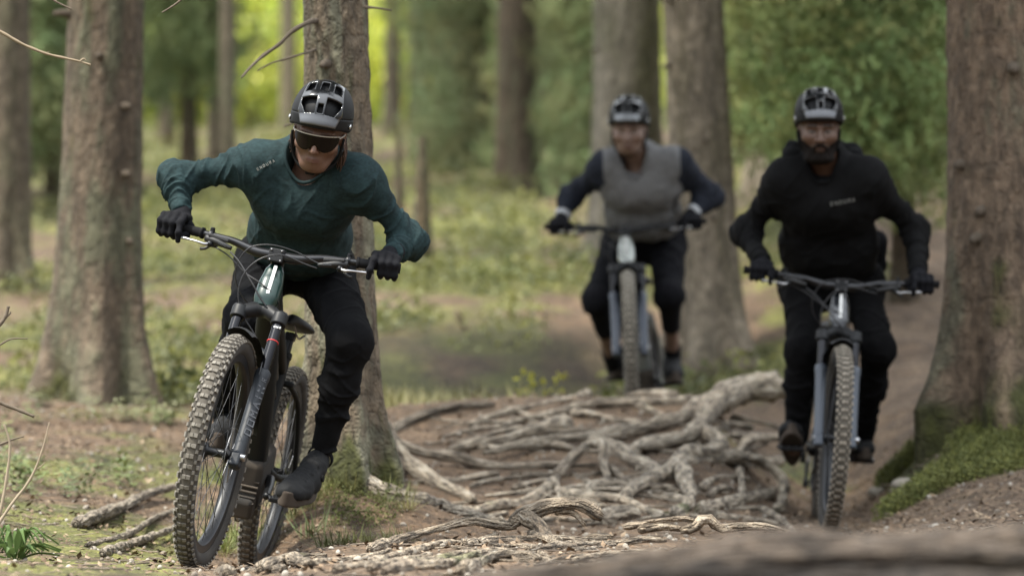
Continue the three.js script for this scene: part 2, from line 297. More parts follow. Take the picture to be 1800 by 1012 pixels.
// spruce bough: along +x, drooping, with hanging twigs of needles
function boughGeo(seed, len, droop, fine) {
  const R = rng(seed), L = [];
  const P = t => V(len * t, -droop * t * t, 0);
  for (let i = 0; i < fine; i++) {
    const t = .08 + .92 * i / fine, b = P(t), sd = i % 2 ? 1 : -1, tl = (.32 * (1 - t * .65)) * (.7 + .6 * R()) * Math.min(1.3, len);
    const dir = V(.55, -.35 - .5 * R(), sd * (.75 + .3 * R())).normalize(), n = 5;
    for (let j = 0; j < n; j++) {
      const q = b.clone().addScaledVector(dir, tl * j / n); q.y -= .25 * tl * (j / n) ** 2;
      for (const k of [-1, 1, -.4, .4]) { const dd = dir.clone().multiplyScalar(.7).add(V(k * .55 * (R() + .3), .2 - .5 * R(), k * .35)).normalize().multiplyScalar(tl * .42); L.push([q, dd, V().crossVectors(dd, randDir(R)).normalize(), tl * .018 + .004]); }
    }
  }
  return blades(L);
}
// irregular hanging spray of spruce twigs, some bare
function sprayGeo(seed) {
  const R = rng(seed), L = [];
  for (let i = 0; i < 26; i++) {
    const b = V((R() - .3) * .42, (R() - .5) * .3, (R() - .5) * .34), d = V(R() - .35, -.35 - R() * .9, R() - .5).normalize(), tl = .07 + .16 * R() * R(), n = 3 + Math.floor(3 * R());
    for (let j = 0; j < n; j++) for (let k = 0; k < 3; k++) { const q = b.clone().addScaledVector(d, tl * j / n).add(V((R() - .5) * .012, 0, (R() - .5) * .012)), dd = d.clone().addScaledVector(randDir(R), .75).normalize().multiplyScalar(.022 + .03 * R()); L.push([q, dd, V().crossVectors(dd, randDir(R)).normalize(), .0035 + .003 * R()]); }
  }
  return blades(L);
}
const boughA = boughGeo(5, 1.5, .55, 34), boughB = sprayGeo(8);

// ------------------------------------------------------------------ trees
const treeMark = {};
function trunkGeo(o) { // o: r, h, flare, lean [dx, dz] per metre, seed, fine ring spacing, lobes, base colour, lichen colour
  const R = rng(o.seed), seg = o.seg || 40, ys = []; for (let y = -.35; y < o.h;) { ys.push(y); y += y < (o.top || 4) ? o.ring : .6; } ys.push(o.h);
  const lob = o.lobes || 5, ph = R() * 6, pos = [], uv = [], col = [], idx = [];
  for (const y of ys) for (let j = 0; j <= seg; j++) {
    const a = j / seg * 6.28318, ca = Math.cos(a), sa = Math.sin(a), yy = Math.max(0, y);
    let r = o.r * (1 - .62 * yy / o.h); const f = o.flare * Math.exp(-yy / (o.flareH || .28)); r += f * (.55 + .45 * Math.cos(lob * a + ph + .7 * Math.sin(a * 2 + ph)));
    const q = o.seed * 3.1, n = fbm(ca * 2.2 + q, yy * 1.6, sa * 2.2, 3), m = fbm(ca * o.r * 40 + q, yy * 14, sa * o.r * 40, 3);
    r += o.r * .07 * n + .012 * m * (o.rough ?? 1);
    pos.push(ca * r + (o.lean?.[0] || 0) * y, y, sa * r + (o.lean?.[1] || 0) * y); uv.push(a * o.r / .55, y / .55);
    let c = mix3(o.col.map(k => k * 1.25), o.col.map(k => k * .55), clamp(.4 + m * 1.3 + n * .5)); c = mix3(c, o.lich || [.24, .26, .2], sstep(.0, .35, fbm(ca * 2.5 + q + 9, yy * 2.4, sa * 2.5, 4) + .35 * m + (o.lichBias || 0)) * .85);
    if (o.moss) c = mix3(c, [.085, .1, .028], sstep(.1, .5, fbm(ca * 3 + q, yy * 5, sa * 3 + 4, 3) + o.moss * Math.exp(-yy / .3) - .25));
    if (o.dark) c = mix3(c, [.05, .04, .03], o.dark * sstep(.0, .5, fbm(ca * 1.8 + q + 20, yy * 1.1, sa * 1.8, 3)));
    col.push(c[0] * .74, c[1] * .685, c[2] * .605);
  }
  for (let i = 0; i < ys.length - 1; i++) for (let j = 0; j < seg; j++) { const a = i * (seg + 1) + j, b = a + seg + 1; idx.push(a, b, a + 1, b, b + 1, a + 1); }
  const g = new THREE.BufferGeometry(); g.setAttribute('position', new THREE.Float32BufferAttribute(pos, 3)); g.setAttribute('uv', new THREE.Float32BufferAttribute(uv, 2)); g.setAttribute('color', new THREE.Float32BufferAttribute(col, 3)); g.setIndex(idx); g.computeVertexNormals(); return g;
}
function tree(o) { // o.px at base, o.d, o.w pixels wide, label
  const p = gp(o.px, o.d); o.r = o.w / FPX * o.d / 2; o.h = o.h || 15;
  const g = thing(o.name || 'spruce_tree', p, o.label, 'tree', o.group); g.userData.base = undefined; delete g.userData.base;
  part('trunk', trunkGeo(o), M.bark, g);
  const R = rng(o.seed + 77);
  for (let i = 0; i < (o.stubs || 0); i++) { // broken branch stubs
    const y = o.stubLo + (o.stubHi - o.stubLo) * (i + .6 * R()) / o.stubs, a = -1.57 + (R() - .5) * 2.6 + 3.14159, r = o.r * .9, dir = V(Math.cos(a), .1 + .3 * R(), -Math.sin(a) * -1).normalize();
    const dz = V(Math.cos(a), .25 * R() - .1, Math.abs(Math.sin(a))).normalize(), b = V(dz.x * r + (o.lean?.[0] || 0) * y, y, dz.z * r), L = .04 + .1 * R() * R();
    const s = tube([b, b.clone().addScaledVector(dz, L * .5), b.clone().addScaledVector(dz, L).add(V(0, -.01, 0))], t => (.02 - .011 * t) * (o.stubR || 1), 6, 8); part('branch_stub', s, M.twig, g);
  }
  if (o.crown !== 0) {
    const far = o.d > 24, L = [], n = far ? Math.min(22, o.crown) : o.crown || 90, y0 = far ? Math.max(9, o.crownY || 0) : o.crownY || 5; for (let i = 0; i < n; i++) {
      const t = i / n, y = y0 + (o.h - y0) * Math.pow(t, .9), a = i * 2.4 + R(), s = (o.reach || 2.2) * (1 - t * .8) * (.8 + .4 * R()) / 1.4, k = .7 + .6 * R();
      L.push([V((o.lean?.[0] || 0) * y, y, (o.lean?.[1] || 0) * y), new THREE.Euler(0, a, -.15 - .25 * R(), 'YXZ'), V(s, s, s), [.035 * k, .06 * k, .018 * k]]);
    }
    instances('crown', boughA, M.needle, L, g);
  }
  return g;
}
const pale = [.24, .215, .185], dark = [.12, .1, .08];
tree({ px: 5, d: 25, w: 95, seed: 1, ring: .06, col: pale, flare: .1, lich: [.2, .2, .15], crown: 70, crownY: 5.5, label: 'pale blurred spruce trunk cut off by the left edge of the photo' });
tree({ px: 172, d: 18, w: 146, seed: 2, ring: .035, seg: 56, col: [.215, .182, .152], flare: .17, flareH: .33, lich: [.2, .225, .17], lichBias: .12, lean: [.016, 0], moss: .35, stubs: 7, stubLo: .5, stubHi: 2.2, stubR: 1.2, crown: 190, reach: 2.9, crownY: 7, label: 'thick blurred spruce trunk standing to the left of the rider in green' });
tree({ px: 398, d: 34, w: 30, seed: 3, ring: .12, col: [.26, .24, .2], flare: .03, crown: 40, crownY: 7, label: 'slim pale trunk behind the left forearm of the rider in green' });
tree({ px: 374, d: 38, w: 22, seed: 13, ring: .12, col: dark, flare: .03, crown: 40, crownY: 7, label: 'slim dark trunk just left of the slim pale one' });
const nearTree = tree({ px: 603, d: 13.75, w: 122, seed: 4, ring: .016, seg: 96, col: [.21, .18, .145], flare: .1, flareH: .22, lobes: 5, lich: [.27, .29, .235], lichBias: .06, lean: [-.018, 0], moss: .5, stubs: 7, stubLo: .3, stubHi: 1.9, rough: 1.1, dark: .5, crown: 210, reach: 3.0, crownY: 7, label: 'lichen covered spruce directly behind the rider in green, its roots crossing the trail' });
tree({ px: 805, d: 46, w: 78, seed: 6, ring: .15, col: [.17, .145, .115], flare: .1, dark: .5, crown: 14, crownY: 10, label: 'dark far trunk left of the two yellow gaps, the widest of the dim ones' });
tree({ px: 908, d: 36, w: 72, seed: 7, ring: .12, col: [.22, .185, .15], flare: .12, crown: 60, crownY: 6.5, label: 'brown trunk between the two narrow yellow gaps above the trail' });
tree({ px: 1010, d: 40, w: 64, seed: 8, ring: .12, col: [.19, .155, .125], flare: .1, crown: 60, crownY: 7, label: 'brown trunk right of the right-hand yellow gap' });
tree({ px: 1102, d: 27, w: 126, seed: 9, ring: .06, col: [.36, .35, .325], flare: .1, lich: [.27, .275, .22], stubs: 4, stubLo: 1.5, stubHi: 3, crown: 80, crownY: 6, label: 'broad pale grey trunk right behind the head of the middle rider' });
const bankTree = tree({ px: 1252, d: 21.5, w: 116, seed: 10, ring: .04, seg: 52, col: [.35, .325, .29], flare: .16, lich: [.25, .235, .19], lean: [-.052, 0], stubs: 5, stubLo: .8, stubHi: 2.6, crown: 170, reach: 2.6, crownY: 8.5, label: 'pale brown trunk standing between the middle rider and the rider in black' });
tree({ px: 1350, d: 29, w: 62, seed: 11, ring: .08, col: [.28, .262, .225], flare: .12, crown: 70, crownY: 6, label: 'grey trunk half hidden by hanging boughs left of the black rider\'s helmet' });
tree({ px: 1795, d: 16, w: 250, seed: 12, ring: .022, seg: 110, col: [.25, .2, .163], flare: .2, flareH: .36, lobes: 6, lich: [.25, .26, .21], lichBias: -.08, lean: [-.012, 0], moss: .75, stubs: 9, stubLo: .4, stubHi: 2.2, stubR: 1.6, rough: 1.3, crown: 210, reach: 3.0, crownY: 8, label: 'massive spruce trunk at the right edge with a mossy foot' });
tree({ px: 690, d: 52, w: 30, seed: 14, ring: .2, col: dark, flare: .05, crown: 14, crownY: 10, label: 'thin dark far trunk in the bright glade right of the lichen covered spruce' });
tree({ px: 735, d: 44, w: 34, seed: 15, ring: .2, col: [.12, .1, .07], flare: .05, crown: 14, crownY: 10, label: 'thin far trunk bordering the bright glade on its right' });
tree({ px: 448, d: 60, w: 22, seed: 16, ring: .2, col: [.15, .13, .09], flare: .03, crown: 14, crownY: 10, label: 'very thin far trunk in the bright glade above the left arm' });
tree({ px: 505, d: 55, w: 30, seed: 17, ring: .2, col: [.3, .28, .22], flare: .03, crown: 14, crownY: 10, label: 'very pale far trunk just left of the helmet of the rider in green' });
tree({ px: 62, d: 40, w: 34, seed: 18, ring: .2, col: dark, flare: .05, crown: 50, crownY: 6, label: 'dark thin trunk between the left edge trunk and the thick one' });
tree({ px: 1560, d: 34, w: 46, seed: 19, ring: .2, col: [.13, .11, .08], flare: .05, crown: 70, crownY: 3.6, label: 'dim trunk behind the hanging boughs right of the black rider\'s helmet' });
tree({ px: 292, d: 48, w: 28, seed: 61, ring: .2, col: [.15, .12, .09], flare: .04, crown: 14, label: 'thin dim far trunk just right of the thick blurred trunk' });
tree({ px: 655, d: 72, w: 20, seed: 62, ring: .2, col: [.2, .18, .13], flare: .04, crown: 14, label: 'very thin far trunk in the bright patch beside the lichen covered spruce' });
tree({ px: 1312, d: 40, w: 38, seed: 63, ring: .2, col: [.18, .15, .12], flare: .05, crown: 14, label: 'dim far trunk right beside the pale brown trunk' });
tree({ px: 1462, d: 38, w: 34, seed: 64, ring: .2, col: [.15, .125, .1], flare: .05, crown: 14, label: 'dim far trunk directly behind the helmet of the rider in black' });
tree({ px: 230, d: 56, w: 26, seed: 65, ring: .2, col: dark, flare: .05, crown: 14, label: 'far dark trunk mostly hidden behind the thick blurred trunk' });
tree({ px: 968, d: 58, w: 26, seed: 66, ring: .2, col: [.16, .13, .1], flare: .05, crown: 14, label: 'thin far trunk inside the right-hand yellow gap' });
tree({ px: 718, d: 62, w: 34, seed: 67, ring: .2, col: [.26, .235, .19], flare: .04, crown: 14, label: 'pale far trunk standing between the bright patch and the dark far trunk' });
tree({ px: 1052, d: 46, w: 40, seed: 68, ring: .2, col: [.22, .19, .15], flare: .05, crown: 14, label: 'far trunk partly hidden by the broad pale grey trunk on its left side' });
tree({ px: 468, d: 74, w: 20, seed: 69, ring: .2, col: [.3, .28, .22], flare: .04, crown: 14, label: 'thin pale trunk deep in the glade between the helmet and the slim pale trunk' });
{ // broken stump trunk in the middle distance
  const o = { px: 742, d: 25, w: 38, seed: 31, ring: .05, h: .95, top: 2, col: [.2, .17, .12], flare: .05, crown: 0, name: 'dead_tree_stump', label: 'short broken dead trunk standing in the green right of the bent elbow' }; tree(o);
  tree({ px: 700, d: 28, w: 20, seed: 32, ring: .05, h: .8, col: [.16, .13, .1], flare: .03, crown: 0, name: 'dead_tree_stump', label: 'thin dead stem left of the short broken trunk' });
}

// dead twigs still on the lichen covered spruce and on trees just outside the frame: drawn as tapered, kinked sticks
function stick(pts, r0, r1, seed = 1) { const R = rng(seed); const c = new THREE.CatmullRomCurve3(pts, false, 'centripetal'); const n = pts.length * 6; return tube(pts, t => lerp(r0, r1, t) * (1 + .18 * Math.sin(t * 37 + seed) * Math.sin(t * 11)), n, 7, c); }
const pp = (d, ...l) => l.map(([x, y, k]) => at(x, y, d + (k || 0)));
{
  const b = nearTree.position, rel = l => l.map(p => p.clone().sub(b));
  part('dead_branch', stick(rel(pp(13.5, [556, 36, .2], [535, 42], [510, 58], [490, 78], [462, 98], [440, 118, -.1], [424, 136, -.15])), .011, .004, 2), M.twig, nearTree);
  part('dead_branch', stick(rel(pp(13.5, [556, 86, .2], [530, 95], [500, 104], [474, 112, .1], [452, 124, .1])), .006, .0025, 3), M.twig, nearTree);
  part('dead_branch', stick(rel(pp(13.6, [640, 12, .1], [664, 14], [688, 18])), .006, .003, 4), M.twig, nearTree);
  part('dead_branch', stick(rel(pp(13.5, [566, 198, .2], [520, 214], [499, 222])), .007, .003, 6), M.twig, nearTree);
}

// ------------------------------------------------------------------ roots
const rootMats = M.root; rootTex.repeat.set(2.2, 2.2); rootBump.repeat.set(2.2, 2.2);
function rootGeo(pts, r0, r1, seed, tone = 1, base = [.5, .45, .375]) {
  const c = new THREE.CatmullRomCurve3(pts, false, 'centripetal'), L = c.getLength(), n = Math.min(110, Math.max(14, Math.round(L / .028)));
  const g = tube(pts, (t, a) => { const r = lerp(r0, r1, Math.pow(t, .8)), s = t * L; return r * (.94 + .24 * noise(s * 9, seed * 7.7) + .22 * noise(s * 5, Math.cos(a) * 1.3 + seed, Math.sin(a) * 1.3) + .15 * noise(s * 30, Math.cos(a) * 2.5, Math.sin(a) * 2.5 + seed)) * (t < .02 || t > .98 ? .6 : 1); }, n, 12, c);
  return colour(g, (x, y, z, nx, ny, nz) => { const n1 = fbm(x * 7, y * 7, z * 7, 3), n2 = noise(x * 40, y * 40, z * 40); let k = mix3(base, base.map((v, i) => v * [.46, .43, .41][i]), clamp(.32 + n1 * 1.1 + n2 * .35)); k = mix3(k, [.12, .15, .045], sstep(.32, .6, fbm(x * 4 + 5, y * 4, z * 4, 3)) * .8); return k.map(v => v * tone); });
}
const RS = rng(909);
function rootPath(list, d0, d1, rr, lift = .3) { // pixels of the photo, laid on the ground seen there
  const P = list.map(([x, y, l]) => { const p = onGround(x, y + 2, d0, d1); const gy = ground(p.x, p.z); p.y = Math.max(gy, p.y) + rr * lift + (l || 0); return p; });
  for (let k = 0; k < 2; k++) for (let i = 1; i < P.length - 1; i++) { P[i].z = P[i].z * .5 + (P[i - 1].z + P[i + 1].z) * .25; }
  return P;
}
const cr = l => l.map(([x, y, k]) => [650 + x * .41667, 660 + y * .41667, k]); // pixels read in an enlarged detail
function tangle(pos, label, category, specs, d0, d1, scale, base) {
  const g = thing('tree_root_tangle', pos, label, category);
  specs.forEach(([l, a, b, tone], i) => { const d = d0 * .5 + d1 * .5, r0 = a * .56 / FPX * d * scale, r1 = (b ?? a * .5) * .56 / FPX * d * scale; const P = rootPath(cr(l), d0, d1, r0, .5).map(p => p.sub(pos)); part('root', rootGeo(P, r0, r1, i + d0, tone || 1, base), rootMats, g); });
  return g;
}
{
  const bank = gp(1050, 16); bank.y -= .02;
  const specs = [
    [[[1760, 92], [1680, 84], [1600, 84], [1500, 110], [1425, 180], [1395, 250], [1330, 300], [1230, 322], [1130, 338]], 52, 15],
    [[[1500, 120], [1400, 180], [1300, 215], [1150, 252], [1000, 280], [860, 292], [700, 312], [600, 328], [480, 358]], 46, 12],
    [[[1390, 250], [1470, 300], [1430, 350], [1330, 345], [1290, 390], [1220, 440], [1120, 490], [1060, 540]], 30, 14],
    [[[930, 75], [830, 112], [700, 138], [600, 150], [500, 185], [420, 215]], 15, 9],
    [[[1370, 112], [1250, 127], [1130, 127], [1020, 124], [900, 135], [780, 170], [640, 195], [560, 228]], 22, 9],
    [[[1130, 130], [1200, 158], [1260, 184]], 14, 7], [[[1300, 90], [1210, 80], [1140, 82], [1080, 95]], 17, 9],
    [[[840, 215], [760, 230], [640, 258], [560, 285], [450, 300], [330, 328]], 26, 9],
    [[[850, 165], [940, 168], [1040, 192], [1140, 200]], 14, 8],
    [[[90, 240], [180, 200], [300, 152], [400, 134], [530, 132]], 20, 9, .55],
    [[[790, 430], [860, 385, .03], [930, 350, .05], [980, 350, .05], [985, 420, .03], [1000, 452], [930, 478], [925, 505]], 20, 10],
    [[[930, 285], [1030, 315], [1100, 362], [1170, 397], [1210, 420], [1120, 472], [1070, 535]], 24, 15],
    [[[790, 440], [720, 500], [650, 550], [560, 545], [440, 572], [300, 622]], 17, 9], [[[780, 440], [795, 490], [800, 535]], 11, 7],
    [[[1310, 378], [1400, 378], [1550, 392, .04], [1650, 424, .05], [1710, 464, .04], [1730, 525], [1720, 580]], 22, 13],
    [[[1560, 430, .03], [1572, 500, .02], [1565, 560]], 12, 8],
    [[[1310, 380], [1330, 450], [1352, 520], [1340, 572], [1280, 600]], 26, 15], [[[1230, 517], [1300, 517], [1350, 542]], 13, 8],
    [[[1400, 482], [1450, 444], [1540, 434], [1600, 444]], 13, 8], [[[1430, 512], [1480, 478], [1530, 482]], 13, 8],
    [[[1400, 582], [1500, 562], [1600, 537], [1700, 512]], 25, 14], [[[1760, 272], [1660, 267], [1580, 284], [1550, 342], [1500, 372]], 17, 8],
    [[[1740, 368], [1640, 378], [1560, 390]], 19, 11], [[[810, 492], [880, 514], [960, 522], [1040, 524], [1110, 548], [1180, 582], [1240, 602]], 17, 10],
    [[[1010, 392], [1060, 432], [1110, 464]], 14, 9], [[[960, 624], [1040, 594], [1110, 592], [1140, 600]], 27, 16],
    [[[1100, 338], [1180, 292], [1280, 268], [1370, 252]], 22, 15], [[[440, 300], [560, 318], [700, 296], [830, 300], [900, 330]], 12, 7],
    [[[1520, 180], [1600, 190], [1690, 210], [1740, 230]], 13, 7], [[[700, 560], [820, 545], [930, 540], [1000, 560]], 15, 8],
    [[[1180, 480], [1240, 470], [1300, 480]], 12, 7], [[[1460, 600], [1560, 610], [1650, 620], [1730, 640]], 14, 8], [[[600, 480], [680, 455], [760, 440]], 10, 6],
    [[[420, 470], [520, 440], [640, 425], [760, 420]], 8, 5, .7], [[[1640, 560], [1700, 590], [1760, 640], [1800, 690]], 12, 7, .8],
  ];
  for (let i = 0; i < 58; i++) { const l = []; let x = 500 + 1300 * RS(), y = 110 + 520 * RS(), a = Math.PI + (RS() - .5) * 1.1; if (x < 900) y = Math.max(y, 200); const n = 4 + Math.floor(4 * RS()); for (let k = 0; k < n; k++) { l.push([x, y]); x += Math.cos(a) * 85; y -= Math.sin(a) * 34; a += (RS() - .5) * .9; if (y > 640 || y < 90 || x < 120) break; } if (l.length > 2) specs.push([l, 6 + 9 * RS() * RS(), 3.5, .75 + .3 * RS()]); }
  tangle(bank, 'tangle of pale bare tree roots spread over the bank below the middle rider', 'tree roots', specs, 13.8, 17.35, 1.15);
  // roots of the lichen covered spruce
  const nb = nearTree.position, R3 = [
    [[[70, 250], [110, 320], [190, 402], [290, 472], [380, 512], [440, 542]], 62, 20], [[[85, 290], [250, 338], [380, 358], [470, 388], [600, 393], [720, 388], [850, 383]], 46, 16],
    [[[-20, 470], [50, 512], [150, 532], [260, 558], [370, 584], [480, 612], [560, 632]], 46, 18, .8]];
  R3.forEach(([l, a, b, tone], i) => { const r0 = a * .5 / FPX * 14, r1 = b * .5 / FPX * 14, P = rootPath(cr(l), 13.2, 15.6, r0); P.unshift(V(nb.x + .05, nb.y + .1 - .09 * (i === 2), nb.z + .03)); part('root', rootGeo(P.map(p => p.sub(nb)), r0, r1, i + 60, tone || 1), rootMats, nearTree); });
  // in-focus roots nearest the lens
  const near = gp(960, 12.1); near.y -= .01; const F = [
    [[[0, 742], [90, 708], [200, 672], [320, 645], [430, 622], [540, 640], [620, 646]], 17, 11], [[[590, 650], [640, 612, .005], [690, 600, .01], [740, 582, .012], [800, 572, .012], [870, 566, .012], [930, 584, .006], [985, 612]], 23, 17, .8],
    [[[640, 612, .012], [700, 645, .01], [750, 690], [800, 712]], 24, 15, .75], [[[680, 672], [750, 704], [790, 718]], 15, 9, .8], [[[780, 607, .02], [860, 608, .02], [910, 637]], 10, 7],
    [[[400, 722], [500, 694], [640, 690], [760, 708], [900, 704], [1000, 694]], 19, 10], [[[0, 792], [100, 764], [200, 742], [300, 728], [420, 696], [540, 676]], 13, 8], [[[0, 824], [120, 804], [250, 774], [370, 758], [450, 752]], 13, 8],
    [[[60, 838], [200, 820], [330, 804], [430, 764], [520, 744], [600, 748]], 15, 9], [[[400, 838], [470, 794], [560, 750], [660, 754], [720, 784]], 20, 10, .8], [[[670, 744], [800, 734], [920, 716], [1050, 706], [1160, 696], [1250, 704]], 15, 9],
    [[[1070, 644], [1200, 620], [1310, 608], [1370, 614]], 11, 7], [[[1310, 662], [1370, 648], [1405, 628, .01], [1440, 630, .01], [1470, 652], [1560, 646], [1640, 644], [1720, 660], [1800, 684]], 15, 9, .9], [[[1130, 654], [1240, 644], [1330, 654]], 14, 8], [[[910, 694], [960, 680], [1030, 684]], 12, 7, .8],
    [[[-460, 838], [-380, 800], [-330, 784], [-290, 790], [-250, 812]], 26, 14, .8], [[[-300, 770], [-220, 772], [-180, 764]], 11, 8, .6], [[[-600, 850], [-520, 800], [-440, 790], [-360, 830]], 22, 12, .75], [[[-240, 800], [-120, 780], [0, 770], [90, 740]], 12, 8],
    [[[-150, 830], [0, 822], [130, 790], [260, 760]], 13, 7, .85], [[[850, 790], [950, 770], [1060, 760], [1180, 745]], 13, 8, .85], [[[250, 800], [330, 770], [420, 730]], 8, 5, .9], [[[520, 720], [600, 700], [680, 720], [760, 770]], 9, 6, .85],
  ];
  for (let i = 0; i < 30; i++) { const l = []; let x = 200 + 1300 * RS(), y = 690 + 140 * RS(), a = Math.PI + .1 + (RS() - .5) * .5; for (let k = 0; k < 5; k++) { l.push([x, y]); x += Math.cos(a) * 75; y -= Math.sin(a) * 26; a += (RS() - .5) * .6; if (y > 845 || y < 640) break; } if (l.length > 2) F.push([l, 4 + 6 * RS(), 3, .7 + .35 * RS()]); }
  tangle(near, 'knot of weathered tree roots in sharp focus at the bottom centre', 'tree roots', F, 9.4, 12.6, 1.35, [.40, .345, .275]);
  const left = gp(230, 14); tangle(left, 'few half buried roots on the ground left of the front wheel', 'tree roots', [[[[-1240, 640], [-1030, 560], [-900, 500], [-780, 470]], 26, 14, .7], [[[-1130, 790], [-960, 700], [-800, 640]], 18, 10, .7], [[[-1200, 720], [-1060, 690], [-900, 600], [-790, 560]], 13, 8, .65]], 12, 15, 1);
  // blurred roots right in front of the lens
  const g = thing('tree_root_tangle', gp(1400, 7), 'out of focus brown roots right before the lens at the lower right', 'tree roots'), b = g.position;
  const FG = [[[[800, 1012], [960, 984], [1150, 962], [1400, 944], [1620, 936], [1830, 930]], .03, .045], [[[1080, 1030], [1300, 992], [1560, 975], [1830, 968]], .034, .04], [[[1200, 972], [1450, 958], [1600, 954], [1700, 958], [1830, 962]], .016, .02], [[[300, 1016], [520, 1008], [700, 1012], [800, 1016]], .02, .02], [[[900, 1012], [1100, 996], [1250, 984], [1420, 988]], .018, .018], [[[1300, 1024], [1500, 1004], [1830, 996]], .03, .035], [[[60, 1012], [200, 1004], [330, 1008]], .02, .018]];
  FG.forEach(([l, r0, r1], i) => { const P = l.map(([x, y]) => at(x, y + 5, 6.9 - i * .11)); part('root', rootGeo(P.map(p => { const q = p.clone(); q.y -= r0; return q.sub(b); }), r0, r1, i + 90, [1.3, .5, 1.2, .9, .5, .7, .9][i], [.085, .067, .052]), rootMats, g); });
}

// ------------------------------------------------------------------ foliage
function clumpGeo(seed, n, rad, leaf) { const R = rng(seed), L = []; for (let i = 0; i < n; i++) { const p = randDir(R).multiplyScalar(rad * Math.cbrt(R())), d = randDir(R, -.2).multiplyScalar(leaf * (.7 + .6 * R())); L.push([p, d, V().crossVectors(d, randDir(R)).normalize(), leaf * .36]); } return blades(L); }
const leafClump = clumpGeo(3, 26, .45, .13), leafClumpSmall = clumpGeo(4, 22, .2, .06);
function leafTone(R, k) { const t = R(); return mix3([.28, .36, .06], [.68, .66, .2], t).map(v => v * k); }
{
  const R = rng(71), L = [];
  for (let i = 0; i < 15000; i++) {
    const d = 62 + 52 * R(), u = (R() * 2 - 1) * 1350 + 900, x = (u - 900) / FPX * d, y = ground(x, -d) - .2 + 15 * R() * R() + 1.2 * R();
    const gap = fbm(x * .22, y * .3, d * .05, 2); if (gap > .2) continue;
    const s = .8 + 1.1 * R(), br = 1.0 + 1.0 * fbm(x * .3 + 7, y * .4, d * .1, 2);
    L.push([V(x, y, -d), new THREE.Euler(R() * 6, R() * 6, R() * 6), s, leafTone(R, clamp(br, .3, 1.5))]);
  }
  const w = instances('far_woodland', leafClump, M.leaf, L, scene); tag(w, 'bright yellow green leafy woodland far behind the trunks', 'woodland');
  // low herbs and moss cushions on the slope behind the riders
  const H = []; for (let i = 0; i < 15000; i++) {
    const d = 18 + 50 * R() * R(), u = 900 + (R() * 2 - 1) * 1150, x = (u - 900) / FPX * d, z = -d; const n = fbm(x * .9, z * .9, 1.7, 4) + .3 * fbm(x * 3, z * 3, 2, 2);
    let th = .02; if (u > 1390 && d < 45) th = .35; if (u > 930 && u < 1390) th = .14; if (u > 640 && u < 1030 && d < 21.5) th = .5; if (n < th || (d > 20.3 && d < 22 && u > 640 && u < 1040 && R() < .8)) continue;
    const k = .6 + .8 * R(), s = (.35 + .45 * R()) * (1 + d * .012), p = V(x, ground(x, z) + .02, z);
    H.push([p, new THREE.Euler(R() * 6, R() * 6, R() * 6), V(s, s * .6, s), mix3([.09, .12, .032], [.28, .275, .07], R()).map(v => v * k)]);
  }
  tag(instances('undergrowth', leafClumpSmall, M.leaf, H, scene), 'low green undergrowth on the slope behind the riders', 'undergrowth');
}
// saplings and lower boughs
function boughs(name, owner, list) { const b = owner.position; return instances(name, boughB, M.needle, list.map(([p, e, s, c]) => [p.clone().sub(b), e, s, c]), owner); }
function boughScreen(label, px, d, w, seed, u0, u1, v0, v1, n, tone, sc = 1, hang = .05) {
  const t = tree({ px, d, w, seed, ring: .15, col: [.13, .105, .08], flare: .04, crown: d > 38 ? 14 : 40, crownY: 9, label }), R = rng(seed * 5), L = [];
  for (let i = 0; i < n; i++) { const u = lerp(u0, u1, R()), v = lerp(v0, v1, Math.pow(R(), 1.35)), dd = d + (R() - .5) * 2.6, p = at(u, v - 30, dd), k = .6 + .9 * R(); const s = sc * (.6 + .8 * R()); L.push([p, new THREE.Euler((R() - .5) * .6, R() * 6.28, -hang - .75 * R(), 'YXZ'), V(s, s, s), tone.map((c, i) => c * 1.4 * k * (i === 0 ? .8 + .35 * R() : 1))]); }
  boughs('boughs', t, L); return t;
}
const needleG = [.17, .2, .075];
boughScreen('spruce with drooping mossy boughs hanging left of the massive trunk', 1590, 22.5, 40, 41, 1370, 1690, -230, 320, 720, needleG, 1, .5);
boughScreen('spruce with drooping boughs hanging above the helmet of the rider in black', 1400, 26, 30, 42, 1240, 1480, -230, 230, 430, [.19, .205, .08], 1, .4);
boughScreen('dim spruce with low boughs left of the two narrow yellow gaps', 842, 41, 40, 43, 745, 842, -160, 360, 330, [.15, .165, .08], 1.1);
boughScreen('dim spruce with low boughs left of the head of the middle rider', 1000, 35, 36, 44, 980, 1080, -160, 350, 480, [.15, .17, .075], 1);
boughScreen('dim spruce with low boughs between the yellow gaps', 900, 40, 30, 49, 880, 932, -160, 370, 240, [.15, .17, .075], 1);
boughScreen('dark spruce with boughs at the top between the thick trunk and the glade', 330, 36, 30, 45, 225, 410, -200, 170, 420, [.12, .145, .06], 1.1);
boughScreen('dark spruce with boughs at the upper left corner', 95, 33, 30, 46, -60, 150, -220, 280, 700, [.125, .15, .065], 1.1);
boughScreen('spruce with sparse boughs over the bright glade right of the lichen covered trunk', 770, 50, 26, 47, 640, 775, -150, 90, 110, [.15, .17, .06], 1.1);
boughScreen('small far spruce standing low behind the middle rider\'s arm', 955, 44, 24, 48, 975, 1060, 200, 400, 150, [.15, .18, .08], 1.1);

